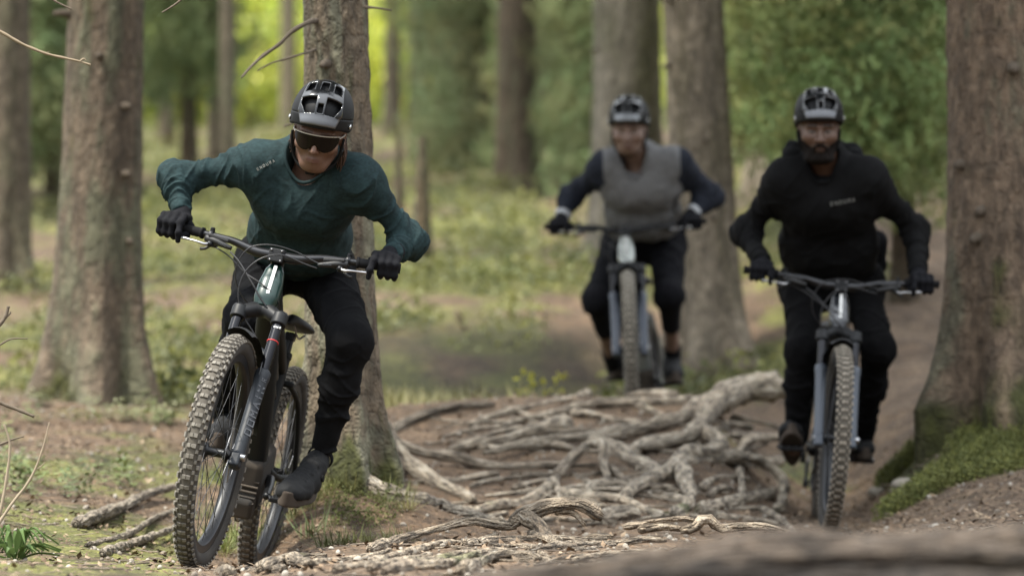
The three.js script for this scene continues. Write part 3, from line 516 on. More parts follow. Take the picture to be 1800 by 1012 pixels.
// broad-leaved bushes in the glade
function bush(label, px, d, w, h, seed, k, group) {
  const p = gp(px, d), g = thing('leafy_bush', p, label, 'bush', group), R = rng(seed), L = [];
  const n = Math.round(w * h * 26); for (let i = 0; i < n; i++) { const q = randDir(R).multiplyScalar(Math.cbrt(R())); L.push([V(q.x * w / 2, h * .5 + q.y * h / 2, q.z * w / 2), new THREE.Euler(R() * 6, R() * 6, R() * 6), .6 + .6 * R(), leafTone(R, k * (.6 + .7 * R()))]); }
  instances('foliage', leafClump, M.leaf, L, g);
  const S = []; for (let i = 0; i < 5; i++) { const a = i * 1.3; S.push(stick([V(0, -.1, 0), V(Math.cos(a) * w * .15, h * .35, Math.sin(a) * w * .15), V(Math.cos(a) * w * .33, h * .8, Math.sin(a) * w * .33)], .03, .008, i)); } part('stem', merge(S), M.twig, g); return g;
}
bush('sunlit yellow green bush in the glade left of the green helmet', 440, 58, 3.0, 3.0, 51, 1.5);
bush('tall sunlit bush right behind the raised elbow of the rider in green', 330, 62, 3, 4.4, 52, 1.4);
bush('sunlit bush right of the lichen covered spruce', 690, 60, 2.2, 3, 53, 1.55);
bush('sunlit bush in the glade close to the left side of the helmet', 492, 64, 2.2, 3.6, 55, 1.5);
bush('tall pale bush in the glade between the slim pale trunk and the helmet', 400, 68, 3, 5.2, 56, 1.5);
bush('low bright bush in the glade above the shoulder of the rider in green', 650, 66, 2, 4.6, 57, 1.5);
bush('bright bush behind the left of the two narrow yellow gaps', 856, 66, 2, 4.6, 58, 1.5);
bush('bright bush behind the right of the two narrow yellow gaps', 955, 66, 2.4, 5, 59, 1.5);
bush('yellow green bush seen between the two trunks at the left', 85, 50, 1.5, 1.8, 54, 1.3);
// small plants
const herbGeo = (() => { const R = rng(12), L = []; for (let i = 0; i < 26; i++) { const a = R() * 6.28, r = .02 + .05 * R(), h = .03 + .13 * R(), d = V(Math.cos(a) * .06, .025 - .03 * R(), Math.sin(a) * .06).multiplyScalar(.6 + .7 * R()); L.push([V(Math.cos(a) * r, h, Math.sin(a) * r), d, V(-Math.sin(a), 0, Math.cos(a)), .014]); } return blades(L); })();
const grassGeo = (() => { const R = rng(14), L = []; for (let i = 0; i < 34; i++) { const a = R() * 6.28, t = .25 + .7 * R(), h = .07 + .12 * R(), d = V(Math.cos(a) * h * t, h * (1.05 - t * .6), Math.sin(a) * h * t); L.push([V((R() - .5) * .09, 0, (R() - .5) * .09), d, V(-Math.sin(a), 0, Math.cos(a)), .0028]); } return blades(L); })();
function patch(name, geo, label, n, seed, u0, u1, d0, d1, sc, ca, cb, mat = M.grass, thr = -9) {
  const R = rng(seed), L = []; for (let i = 0; i < n; i++) { const d = lerp(d0, d1, R()), u = lerp(u0, u1, R()), x = (u - 900) / FPX * d, z = -d; if (fbm(x * 2.4, z * 2.4, seed, 2) < thr) continue; const s = sc * (.6 + .8 * R()), k = .7 + .6 * R(); L.push([V(x, ground(x, z) - .004, z), new THREE.Euler((R() - .5) * .4, R() * 6.28, (R() - .5) * .4), s, mix3(ca, cb, R()).map(v => v * k)]); }
  return tag(instances(name, geo, mat, L, scene), label, name.replace(/_/g, ' '));
}
patch('grass', grassGeo, 'tuft of fresh green grass at the foot of the lichen covered spruce', 330, 81, 500, 720, 12.6, 13.7, .45, [.09, .13, .03], [.26, .23, .09], M.grass, -.12);
patch('grass', grassGeo, 'sparse grass on the ground behind the front wheel of the green rider', 170, 82, 360, 560, 13.2, 15.5, .7, [.11, .16, .035], [.24, .24, .08], M.grass, -.05);
patch('herbs', herbGeo, 'low green herbs among the litter at the left', 260, 83, -60, 300, 13.2, 17.2, .42, [.08, .13, .03], [.2, .23, .06], M.grass, .1);
patch('herbs', herbGeo, 'low plants around the foot of the thick blurred trunk', 120, 84, 60, 330, 17, 18, .45, [.11, .14, .05], [.22, .22, .09], M.grass, .05);
patch('grass', grassGeo, 'dry yellowish grass along the edge behind the root bank', 360, 85, 640, 1030, 17.6, 20, .9, [.2, .2, .07], [.3, .27, .13], M.grass, -.1);
patch('moss', clumpGeo(15, 90, .06, .011), 'cushions of bright moss around the foot of the massive trunk', 1900, 86, 1560, 1790, 14.9, 16.6, 1, [.07, .082, .018], [.15, .155, .035], M.needle, -.12);
patch('moss', clumpGeo(16, 80, .05, .009), 'moss at the foot of the lichen covered spruce', 70, 87, 540, 690, 13.3, 13.9, 1, [.06, .075, .018], [.13, .14, .035], M.needle, .0);
{ const p = gp(948, 18.6), g = thing('yellow_plant', p, 'small yellow flowering plant left of the middle rider at the edge of the bank', 'plant'), R = rng(6), L = []; for (let i = 0; i < 60; i++) L.push([V((R() - .5) * .22, .05 + .2 * R(), (R() - .5) * .15), randDir(R).multiplyScalar(.04), randDir(R), .014]); part('leaves', blades(L), std([.42, .4, .04], .8), g); part('stem', merge([0, 1, 2].map(i => stick([V(0, -.03, 0), V((i - 1) * .05, .12, 0), V((i - 1) * .09, .24, .02)], .004, .002, i))), M.twig, g); }
{ // fallen stick and log on the low bank behind
  const P = pp(21.6, [690, 668], [738, 642], [800, 628], [858, 621, .1], [905, 628, .3]), g = thing('fallen_log', P[0].clone(), 'pale fallen log along the low dark bank left of the middle rider', 'log'); part('trunk', rootGeo(P.map(p => p.clone().sub(P[0])), .04, .026, 71, .8, [.3, .23, .16]), M.root, g);
  const Q = pp(21.9, [800, 545], [818, 575], [838, 605], [858, 630, -.2]), h = thing('fallen_branch', Q[3].clone(), 'pale dead branch leaning on the fallen log', 'branch'); part('stem', rootGeo(Q.map(p => p.clone().sub(Q[3])), .02, .028, 72, 1, [.36, .3, .22]), M.root, h);
}
{ // broad leaves in the lower left corner, nearly in focus
  const p = gp(25, 11.4), g = thing('broad_leaved_plant', p, 'plant with long green leaves in the lower left corner', 'plant'), R = rng(19);
  const leafM = phys([.1, .155, .05], .9, 0, { transmission: .3, thickness: 0, specularIntensity: .25 });
  for (let i = 0; i < 30; i++) { const a = R() * 6.28, h = .01 + .09 * R(), L = .02 + .055 * R(), b = V(Math.cos(a) * .02, .0, Math.sin(a) * .02), t = V(Math.cos(a) * L, h, Math.sin(a) * L), e = V(Math.cos(a) * L * 1.9, h * .55, Math.sin(a) * L * 1.9);
    const c = new THREE.CatmullRomCurve3([b, t, e]), pos = [], idx = [], sd = V(-Math.sin(a), 0, Math.cos(a)); for (let k = 0; k <= 8; k++) { const q = c.getPoint(k / 8), w = (.005 + .006 * R()) * Math.sin(Math.PI * Math.pow(k / 8, .7)) + .001; for (const s of [-1, 0, 1]) pos.push(q.x + sd.x * w * s, q.y + (s ? .006 : 0), q.z + sd.z * w * s); } for (let k = 0; k < 8; k++) for (const s of [0, 1]) { const o = k * 3 + s; idx.push(o, o + 3, o + 1, o + 1, o + 3, o + 4); }
    const q = new THREE.BufferGeometry(); q.setAttribute('position', new THREE.Float32BufferAttribute(pos, 3)); q.setIndex(idx); q.computeVertexNormals(); part('leaf', q, leafM, g); }
}
{ // bare stems and dead twigs at the left edge
  const dry = std([.3, .24, .17], .85), bark = std([.11, .085, .06], .85);
  const mk = (label, d, list, m, name = 'dead_twig') => { const P0 = at(list[0][0][0][0], list[0][0][0][1], d), g = thing(name, P0, label, 'twig'); list.forEach(([l, r0, r1], i) => part(i ? 'side_shoot' : 'stem', stick(pp(d, ...l).map(p => p.sub(P0)), r0, r1, i + d), m, g)); };
  mk('thin dry stem curving up at the lower left edge', 11.6, [[[[-12, 940], [2, 888], [12, 830], [16, 780], [6, 745]], .006, .003]], dry);
  mk('dry stem leaning right to its tip in the lower left', 11.5, [[[[-10, 930], [18, 888], [52, 842], [72, 795], [86, 742]], .0055, .0018], [[[60, 826], [70, 820], [78, 812]], .002, .001]], dry);
  mk('dead twig ending in the left edge below the bright gap, topmost of four', 11.8, [[[[-30, 590], [-5, 573], [8, 558], [14, 538]], .008, .005], [[[8, 558], [16, 552], [18, 548]], .004, .002]], bark);
  mk('dead twig with bent tip at the left edge, second of four from above', 11.8, [[[[-30, 624], [-4, 608], [18, 596], [48, 595]], .004, .0016]], bark);
  mk('thick dead twig slanting down at the left edge, third of four from above', 11.8, [[[[-30, 692], [0, 708], [30, 720], [59, 732]], .007, .0045]], bark);
  mk('dead twig pointing right at the left edge, lowest of four', 11.8, [[[[-30, 790], [2, 780], [22, 772], [41, 767]], .0055, .002]], bark);
  mk('bare twig reaching in from the left edge at the upper left', 11.9, [[[[-30, 38], [4, 58], [40, 78], [80, 94], [118, 103], [140, 108], [158, 114]], .006, .0032], [[[140, 108], [146, 103], [150, 106]], .004, .002], [[[80, 94], [86, 90]], .002, .001]], std([.22, .17, .11], .8));
  mk('short dark twig hanging in from the top edge at the far left', 12.2, [[[[70, -14], [100, 4], [125, 16]], .005, .002]], bark);
  mk('short dark twig at the top edge right of the thick trunk', 12.2, [[[[340, -24], [312, 4], [284, 22]], .005, .002]], bark);
  mk('small upright twig stuck in the litter at the lower left', 11.6, [[[[72, 976], [74, 955], [77, 938]], .003, .002]], bark);
}
// ------------------------------------------------------------------ litter on the forest floor
{
  const R = rng(404), L = [], S = [], chip = blades([[V(0, 0, 0), V(.022, .002, 0), V(0, 0, 1), .006]]), pin = cyl(V(-.03, 0, 0), V(.03, .003, 0), .0016, .001, 5, .0002), stone = new THREE.IcosahedronGeometry(.012, 1), P = [];
  const put = (d0, d1) => { const d = lerp(d0, d1, Math.pow(R(), .7)), u = -100 + 2000 * R(), x = (u - 900) / FPX * d, z = -d; return V(x, ground(x, z) + .003, z); };
  for (let i = 0; i < 11000; i++) { const k = .5 + .9 * R(); L.push([put(9, 19), new THREE.Euler((R() - .5) * .9, R() * 6.28, (R() - .5) * .9), .5 + 1.2 * R(), mix3([.13, .085, .05], [.30, .23, .16], R() * R()).map(v => v * k)]); }
  for (let i = 0; i < 7000; i++) { const k = .5 + .9 * R(), d = lerp(13.2, 18, R()), u = R() < .5 ? lerp(1490, 1900, R()) : lerp(-100, 560, R()), x = (u - 900) / FPX * d; L.push([V(x, ground(x, -d) + .003, -d), new THREE.Euler((R() - .5) * .9, R() * 6.28, (R() - .5) * .9), .35 + .8 * R(), mix3([.09, .06, .038], [.34, .26, .17], R() * R()).map(v => v * k)]); }
  for (let i = 0; i < 4200; i++) S.push([put(9, 18.5), new THREE.Euler(0, R() * 6.28, (R() - .5) * .25), .5 + 1.6 * R() * R(), mix3([.08, .06, .045], [.26, .21, .16], R())]);
  for (let i = 0; i < 1500; i++) P.push([put(9, 18.5), new THREE.Euler(R() * 6, R() * 6, R() * 6), V(1, .6, .8).multiplyScalar(.4 + 1.1 * R() * R()), mix3([.16, .13, .1], [.36, .33, .28], R())]);
  tag(instances('leaf_litter', chip, M.litter, L, scene), 'dry leaf and bark litter scattered over the forest floor', 'litter');
  tag(instances('fallen_twigs', pin, M.litter, S, scene), 'small fallen twigs scattered over the forest floor', 'twigs');
  tag(instances('small_stones', stone, M.litter, P, scene), 'small pebbles in the trail soil', 'stones');
}
{ const st = [[1545, 16.1, .04], [1590, 15.6, .04], [1575, 15.3, .022], [1660, 15, .02], [960, 19.5, .05]], W = ['pale stone behind the black rider\'s left shoe', 'whitish stone right of the black rider\'s left shoe, largest of three', 'small pale stone just in front of the whitish one', 'small flat stone on the slope below the mossy foot', 'pale stone at the edge behind the root bank'];
  st.forEach(([px, d, r], i) => { const g = new THREE.IcosahedronGeometry(r, 3); g.deleteAttribute('uv'); const q = mergeVertices(g); q.computeVertexNormals(); push(q, (x, y, z) => r * .45 * fbm(x / r * .9 + i * 5, y / r * .9, z / r * .9, 3)); q.scale(1.2, .7, 1); const m = part(numbered('stone'), q, std([.3, .27, .22], .95), scene); m.position.copy(gp(px, d)); m.position.y += r * .2; tag(m, W[i], 'stone'); }); }

// ------------------------------------------------------------------ mountain bikes: +z ahead, +x to the rider's left, +y up
const HA = 64.5 * Math.PI / 180, UP = V(0, Math.sin(HA), -Math.cos(HA)), FW = V(0, Math.cos(HA), Math.sin(HA));
const FAX = V(0, .372, 1.25 - .62), RAX = V(0, .366, -.62), BB = V(0, .335, .44 - .62);
const SA = FAX.clone().addScaledVector(FW, -.044);                 // steering axis, level with the axle
const onAxis = (t, f = 0, x = 0) => SA.clone().addScaledVector(UP, t).addScaledVector(FW, f).add(V(x, 0, 0));
const onLeg = (t, x, f = 0) => FAX.clone().addScaledVector(FW, -.012 + f).addScaledVector(UP, t).add(V(x, 0, 0));
const BAR = onAxis(.725, .042);
const BM = {
  rubber: std(null, .88, 0, { vertexColors: true }), blackMetal: std([.012, .0125, .014], .38, .5), satin: phys([.009, .0095, .0105], .5, .1, { specularIntensity: .6 }), alloy: std([.38, .38, .39], .32, 1), steel: std([.3, .3, .31], .35, 1),
  plastic: std([.007, .007, .0075], .55), grip: phys([.007, .007, .008], .85, 0, { specularIntensity: .4 }), cable: std([.018, .018, .02], .45), mudV: std(null, .95, 0, { vertexColors: true }), mud: std([.045, .034, .024], .95), spoke: std([.05, .05, .052], .4, .8), lower: phys([.013, .016, .021], .5, 0, { specularIntensity: .7 }), stanchion: std([.012, .012, .014], .16, .7), red: std([.5, .03, .03], .5), rim: std([.012, .013, .016], .42, .2), letter: std([.075, .08, .09], .6), white: std([.75, .76, .74], .4), lens: std([.015, .015, .015], .7),
};
function tyreGeo(R, w, knobs, dust) { // tyre body with blocks of tread, R outer radius over the knobs
  const r = w / 2, Rc = R - r - .005, kn = .0052, parts = [];
  const prof = []; for (let i = 0; i <= 14; i++) { const a = -2.45 + 4.9 * i / 14; prof.push(new THREE.Vector2(Rc + Math.cos(a) * r, Math.sin(a) * r * .98)); }
  const body = new THREE.LatheGeometry(prof, 96); body.rotateZ(Math.PI / 2); // axis along x
  const bodyDark = [.024, .021, .018], mud = [.085, .074, .058];
  colour(body, (x, y, z) => { const n = fbm(x * 30, y * 14, z * 14, 3), rr = Math.hypot(y, z); return mix3(bodyDark, mud, clamp(sstep(Rc + r * .2, Rc + r, rr) * .8 + n * .7 + .1)); }); parts.push(body);
  const block = (a, lat, wx, wl, h, top) => { // lat: angle across the tread
    const g = new THREE.BoxGeometry(wx, h, wl), p = g.attributes.position; for (let i = 0; i < p.count; i++) if (p.getY(i) > 0) { p.setX(i, p.getX(i) * .8); p.setZ(i, p.getZ(i) * .82); }
    g.translate(0, h / 2 + r * .985, 0); g.rotateZ(-lat); g.translate(0, Rc, 0); g.rotateX(a); const f = g.toNonIndexed(); f.computeVertexNormals(); // the top faces carry pale dust
    const q = rngT(), tone = mix3(mud, dust, .35 + .5 * q); const hi = Rc + 0; const P = f.attributes.position, C = new Float32Array(P.count * 3);
    for (let i = 0; i < P.count; i++) { const x = P.getX(i), rr = Math.hypot(P.getY(i), P.getZ(i)) - Rc, e = Math.hypot(x, rr), k = sstep(r * 1.0, r + h * .9, e), c = mix3([.06, .052, .043], tone, k); C.set(c, i * 3); }
    f.setAttribute('color', new THREE.BufferAttribute(C, 3)); parts.push(f);
  };
  const rngT = rng(knobs), N = knobs;
  for (let i = 0; i < N; i++) { const a = i / N * 2 * Math.PI, st = 2 * Math.PI / N;
    if (i % 2) { block(a, .19, .0135, .014, kn, 1); block(a, -.19, .0135, .014, kn, 1); } else { block(a, .25, .0125, .0135, kn, 1); block(a, -.25, .0125, .0135, kn, 1); block(a + st * .0, 0, .006, .010, kn * .7, 1); }
    const s = i % 2 ? .64 : .6; block(a + st * .5, s, .009, .012, kn * .95, 1); block(a + st * .5, -s, .009, .012, kn * .95, 1);
    block(a, .98, .012, i % 2 ? .019 : .014, kn * 1.15, 1); block(a, -.98, .012, i % 2 ? .019 : .014, kn * 1.15, 1); }
  return merge(parts);
}
const rimGeo = R => { const o = [[R - .022, -.017], [R, -.019], [R + .006, -.0165], [R + .003, -.013], [R - .004, -.011], [R - .004, .011], [R + .003, .013], [R + .006, .0165], [R, .019], [R - .022, .017], [R - .027, .008], [R - .027, -.008], [R - .022, -.017]]; const g = new THREE.LatheGeometry(o.map(p => new THREE.Vector2(p[0], p[1])), 72); g.rotateZ(Math.PI / 2); return g; };
const spokesGeo = (R, hw, fl) => { const L = []; for (let i = 0; i < 32; i++) { const a = i / 32 * 2 * Math.PI, s = i % 2 ? 1 : -1, cr = (i >> 1) % 2 ? .75 : -.75; L.push(cyl(V(s * hw, Math.cos(a + cr) * fl, Math.sin(a + cr) * fl), V(s * .003, Math.cos(a) * (R - .026), Math.sin(a) * (R - .026)), .0011, .0011, 5, .0001)); } return merge(L); };
const rotorGeo = (() => { const s = new THREE.Shape(); s.absarc(0, 0, .1, 0, 6.2832); const h = new THREE.Path(); h.absarc(0, 0, .085, 0, 6.2832, true); s.holes.push(h); const g = [new THREE.ExtrudeGeometry(s, { depth: .002, bevelEnabled: false, curveSegments: 40 })]; for (let i = 0; i < 6; i++) { const a = i * 1.047; g.push(rbox(.012, .066, .002, .0005, new THREE.Matrix4().makeRotationZ(a + .35).multiply(T(0, .056, .001)))); } const m = merge(g); m.rotateY(Math.PI / 2); return m; })();
const hubGeo = hw => merge([lathe([[0, 0], [.016, 0], [.016, .012], [.028, .014], [.028, .018], [.014, .026], [.014, hw * 2 - .026], [.028, hw * 2 - .018], [.028, hw * 2 - .014], [.016, hw * 2 - .012], [.016, hw * 2], [0, hw * 2]], V(-hw, 0, 0), V(hw, 0, 0), 20)]);
const TYRE_F = {}, WG = { rim: rimGeo(.311), rimR: rimGeo(.305), spF: spokesGeo(.305, .03, .026), hubF: hubGeo(.05), hubR: hubGeo(.066) };
function wheel(parent, name, centre, R, dust, seed) {
  const w = sub(name, parent); w.position.copy(centre);
  const key = R + '|' + dust; const tg = TYRE_F[key] = TYRE_F[key] || tyreGeo(R, .062, 72, dust);
  part('tyre', tg, BM.rubber, w); part('rim', R > .37 ? WG.rim : WG.rimR, BM.rim, w); part('spokes', WG.spF, BM.spoke, w); part('hub', WG.hubF, BM.blackMetal, w);
  const ro = part('brake_disc', rotorGeo, BM.steel, w); ro.position.x = .046; return w;
}
function letters(text, h, gap = .35) { // block letters as thin plates, drawn from strokes on a 4 x 6 grid
  const F = { D: ['0000', '0006', '0030', '3041', '4145', '4536', '3606'], O: ['0040', '4046', '4606', '0600'], M: ['0006', '0623', '2346', '4640'], A: ['0026', '2640', '1333'], I: ['1016'], N: ['0006', '0640', '4046'], R: ['0006', '0646', '4643', '4303', '2340'], E: ['0006', '0646', '0333', '0040'], U: ['0600', '0040', '4046'], T: ['0646', '2026'], L: ['0600', '0040'] };
  const out = []; let x = 0; const u = h / 6, wS = h * .16;
  for (const ch of text) { for (const s of F[ch] || []) { const [a, b, c, d] = [...s].map(Number), p = V(x + a * u * .95, b * u - h / 2, 0), q = V(x + c * u * .95, d * u - h / 2, 0), L = p.distanceTo(q); if (L < 1e-5) continue; const m = p.clone().add(q).multiplyScalar(.5), an = Math.atan2(q.y - p.y, q.x - p.x); out.push(rbox(L + wS, wS, .0012, .0002, new THREE.Matrix4().makeTranslation(m.x, m.y, out.length * 2e-5).multiply(new THREE.Matrix4().makeRotationZ(an)), 1)); } x += (ch === 'I' ? .75 : 1) * h * (.64 + gap); }
  const g = merge(out); g.translate(-(x - gap * h) / 2, 0, 0); g.deleteAttribute('uv'); g.userData = { w: x }; return g;
}
function makeBike(o) {
  const b = thing('mountain_bike', null, o.label, 'mountain bike'), F = o.paint, fp = BM.satin;
  // frame: sweeps of elliptical section
  const sweep = (pts, ws, hs, seg = 24) => { const c = new THREE.CatmullRomCurve3(pts), pos = [], idx = [], n = 20; const val = (a, t) => { const k = t * (a.length - 1), i = Math.min(a.length - 2, Math.floor(k)), f = k - i; return lerp(a[i], a[i + 1], f * f * (3 - 2 * f)); };
    for (let i = 0; i <= seg; i++) { const t = i / seg, p = c.getPoint(t), d = c.getTangent(t), nn = V(0, d.z, -d.y).normalize(); for (let j = 0; j <= n; j++) { const a = j / n * 6.28318, ca = Math.cos(a), sa = Math.sin(a), sq = 1 / Math.pow(Math.abs(ca) ** 3 + Math.abs(sa) ** 3, 1 / 3); pos.push(p.x + ca * sq * val(ws, t) / 2, p.y + nn.y * sa * sq * val(hs, t) / 2, p.z + nn.z * sa * sq * val(hs, t) / 2); } }
    for (let i = 0; i < seg; i++) for (let j = 0; j < n; j++) { const a = i * (n + 1) + j, q = a + n + 1; idx.push(a, q, a + 1, q, q + 1, a + 1); } for (const [i, s] of [[0, 1], [seg, 0]]) { const k = pos.length / 3, p = c.getPoint(i / seg); pos.push(p.x, p.y, p.z); for (let j = 0; j < n; j++) { const a = i * (n + 1) + j; s ? idx.push(k, a, a + 1) : idx.push(k, a + 1, a); } }
    const g = new THREE.BufferGeometry(); g.setAttribute('position', new THREE.Float32BufferAttribute(pos, 3)); g.setIndex(idx); g.computeVertexNormals(); return g; };
  const htB = onAxis(.555), htT = onAxis(.70);
  const ht = part('head_tube', sweep([onAxis(.548, .002), onAxis(.585, .006), onAxis(.63, .006), onAxis(.675, .004), onAxis(.70, .001)], [.066, .08, .079, .066, .05], [.066, .074, .072, .062, .052]), F, b);
  part('badge', (() => { const g = rbox(.011, .105, .004, .0015); g.rotateX(-(Math.PI / 2 - HA)); const p = onAxis(.637, .0425); g.translate(p.x + .004, p.y, p.z); return g; })(), BM.white, ht);
  part('down_tube', sweep([onAxis(.60, -.03), V(0, .79, .18), V(0, .58, .02), V(0, .42, -.1), V(0, .33, -.15)], [.06, .078, .09, .09, .085], [.07, .085, .1, .1, .09]), o.frame, b);
  part('top_tube', sweep([onAxis(.675, -.03), V(0, .86, .12), V(0, .76, -.13), V(0, .70, -.27)], [.045, .05, .044, .038], [.06, .055, .05, .045]), o.frame, b);
  part('seat_tube', merge([cyl(V(0, .40, -.2), V(0, .74, -.295), .021), cyl(V(0, .735, -.293), V(0, .755, -.2985), .0235)]), o.frame, b);
  part('motor_cover', colour(merge([rbox(.098, .17, .24, .024, TR(0, .335, -.19, .35), 3), rbox(.084, .07, .2, .016, TR(0, .26, -.14, .5), 3), ...[0, 1, 2, 3, 4].map(i => rbox(.088, .006, .01, .002, TR(0, .24 + i * .018, -.052 - i * .006, .5)))]), (x, y, z) => mix3([.012, .011, .010], [.075, .057, .04], clamp(.25 + 1.3 * fbm(x * 28, y * 28, z * 28, 3)))), BM.mudV, b);
  part('rear_frame', merge([-1, 1].flatMap(s => [tube([V(s * .04, .36, -.24), V(s * .055, .345, -.36), V(s * .073, .36, -.62)], .013, 12, 8), tube([V(s * .03, .66, -.3), V(s * .055, .6, -.45), V(s * .073, .372, -.62)], .0095, 12, 8), cyl(V(s * .068, .366, -.62), V(s * .082, .366, -.62), .02, .02, 14)]).concat([rbox(.1, .022, .04, .008, T(0, .655, -.31))])), o.frame, b);
  part('rear_shock', merge([cyl(V(0, .6, -.24), V(0, .72, -.02), .012, .012, 12), cyl(V(0, .66, -.13), V(0, .72, -.02), .021, .021, 14)]), BM.blackMetal, b);
  // seat post and saddle
  const post = part('seat_post', merge([cyl(V(0, .745, -.2955), V(0, .80, -.31), .0152), rbox(.035, .03, .045, .008, T(0, .812, -.316))]), BM.blackMetal, b);
  const sd = sub('saddle', b); sd.position.set(0, .855, -.335); sd.rotation.x = o.saddleTilt ?? -.06;
  part('seat_shell', (() => { const g = ball(1, V(0, 0, 0), .07, .028, .135, 28, 20), p = g.attributes.position; for (let i = 0; i < p.count; i++) { let x = p.getX(i), y = p.getY(i), z = p.getZ(i); const t = (z + .135) / .27; x *= lerp(1.06, .3, sstep(.25, .85, t)); if (y < 0) y *= .5; y -= .9 * x * x + .018 * sstep(.7, 1, t); p.setXYZ(i, x, y, z); } g.computeVertexNormals(); return g; })(), BM.plastic, sd);
  part('rails', merge([-1, 1].map(s => tube([V(s * .018, -.018, .1), V(s * .022, -.035, .05), V(s * .022, -.036, -.05), V(s * .03, -.014, -.1)], .0035, 14, 6))), BM.steel, sd);
  // cranks and pedals
  const ca = o.crank, cr = sub('crank_set', b); cr.position.copy(BB);
  part('chain_ring', lathe([[.055, 0], [.068, .001], [.07, .0025], [.068, .004], [.055, .005], [.055, 0]], V(-.05, 0, 0), V(-.045, 0, 0), 40), BM.blackMetal, cr);
  const ped = {}; for (const s of [-1, 1]) { const a = ca + (s > 0 ? 0 : Math.PI), e = V(s * .085, -Math.sin(a) * .163, Math.cos(a) * .163); part('crank_arm', tube([V(s * .06, 0, 0), V(s * .07, e.y * .3, e.z * .3), V(s * .083, e.y, e.z)], t => .0165 - .005 * t, 12, 10), BM.blackMetal, cr); ped[s] = BB.clone().add(e).add(V(s * .065, 0, 0)); }
  for (const s of [-1, 1]) { const p = sub('pedal', b); p.position.copy(ped[s]); p.rotation.x = o.pedalTilt ?? .12; part('pedal_body', merge([rbox(.1, .016, .022, .004, T(0, 0, .042)), rbox(.1, .016, .022, .004, T(0, 0, -.042)), rbox(.014, .016, .1, .004, T(.045, 0, 0)), rbox(.014, .016, .1, .004, T(-.045, 0, 0)), cyl(V(-.06, 0, 0), V(.05, 0, 0), .009)]), BM.blackMetal, p); const pins = []; for (const x of [-.04, -.015, .015, .04]) for (const z of [-.042, .042]) for (const y of [-1, 1]) pins.push(cyl(V(x, y * .006, z), V(x, y * .0125, z), .002, .002, 6, .0003)); part('pins', merge(pins), BM.steel, p); }
  // rear wheel, cassette, mech
  const rw = wheel(b, 'rear_wheel', RAX, .366, o.dustR || [.17, .15, .12]);
  part('cassette', merge([0, 1, 2, 3, 4].map(i => cyl(V(-.03 - i * .006, 0, 0), V(-.033 - i * .006, 0, 0), .095 - i * .016, .095 - i * .016, 28, .0008))), BM.steel, rw);
  part('rear_derailleur', merge([rbox(.022, .05, .045, .008, TR(-.085, .3, -.6, .4)), rbox(.012, .11, .03, .006, TR(-.07, .23, -.55, -.4)), cyl(V(-.08, .19, -.53), V(-.06, .19, -.53), .018)]), BM.plastic, b);
  part('chain', tube([V(-.05, BB.y + .068, BB.z), V(-.05, .43, -.45), V(-.05, .405, -.6), V(-.052, .37, -.66), V(-.06, .3, -.585), V(-.065, .215, -.56), V(-.062, .18, -.5), V(-.052, BB.y - .066, BB.z)], .0042, 40, 5), BM.steel, b);
  // everything that turns with the bar
  const q = new THREE.Quaternion().setFromAxisAngle(UP, o.steer || 0), pv = SA.clone(), shift = pv.clone().sub(pv.clone().applyQuaternion(q));
  const st = name => { const g = sub(name, b); g.quaternion.copy(q); g.position.copy(shift); return g; };
  const S = o.sag || 0, ax = FAX.clone().addScaledVector(UP, S), lo = (t, x, f) => onLeg(t + S, x, f);
  const fw = wheel(b, 'front_wheel', ax, .372, o.dustF || [.33, .29, .235]); fw.position.copy(ax.clone().applyQuaternion(q).add(shift)); fw.quaternion.copy(q); if (o.spin) fw.rotateX(o.spin);
  const fork = st('fork'), X = .066;
  for (const s of [-1, 1]) { const leg = part('fork_leg', merge([lathe([[0, 0], [.014, 0], [.02, .006], [.021, .03], [.0205, .12], [.0225, .3], [.0245, .318], [.0255, .322], [.0255, .345], [.0195, .352], [0, .352]], lo(-.035, s * X), lo(.317, s * X), 24), rbox(.034, .05, .036, .009, new THREE.Matrix4().makeRotationX(-(Math.PI / 2 - HA)).setPosition(lo(-.012, s * (X - .002), .008)))]), o.lower || BM.lower, fork);
    if (o.decal && s > 0) { const g = letters('DOMAIN', .02, .5); const m = new THREE.Matrix4().makeBasis(UP, V(.80, 0, 0).addScaledVector(FW, -.6).normalize().negate(), V(.6, 0, 0).addScaledVector(FW, .8).normalize()); g.scale(1.42, 1.05, 1); g.applyMatrix4(m); const n = V(.6, 0, 0).addScaledVector(FW, .8).normalize(), p = lo(.165, s * X).addScaledVector(n, .0208); g.translate(p.x, p.y, p.z); const lt = part('lettering', g, BM.letter, leg); const g2 = letters('R', .014); g2.applyMatrix4(m); g2.translate(...lo(.275, s * X).addScaledVector(n, .0232).toArray()); part('lettering', g2, BM.letter, leg); }
    const sta = part('stanchion', cyl(lo(.30, s * X), onLeg(.50, s * X), .0172, .0172, 24), BM.stanchion, fork); if (o.ring && s > 0) { part('o_ring', lathe([[.0172, 0], [.0192, .001], [.0192, .0035], [.0172, .0045]], lo(.42, s * X), lo(.4245, s * X), 24), BM.red, sta); const g = letters('RRED', .006, .4); g.applyMatrix4(new THREE.Matrix4().makeBasis(V(1, 0, 0), UP, FW)); g.translate(...onLeg(.468, s * X + .004, .0172 + .001).toArray()); part('lettering', g, BM.white, sta); }
  }
  const arch = lo(.40, 0, -.03); part('arch', merge([tube([lo(.318, -X, -.012), lo(.365, -.056, -.03), lo(.405, -.03, -.042), lo(.413, 0, -.045), lo(.405, .03, -.042), lo(.365, .056, -.03), lo(.318, X, -.012)], .0115, 30, 10)]), o.lower || BM.lower, fork);
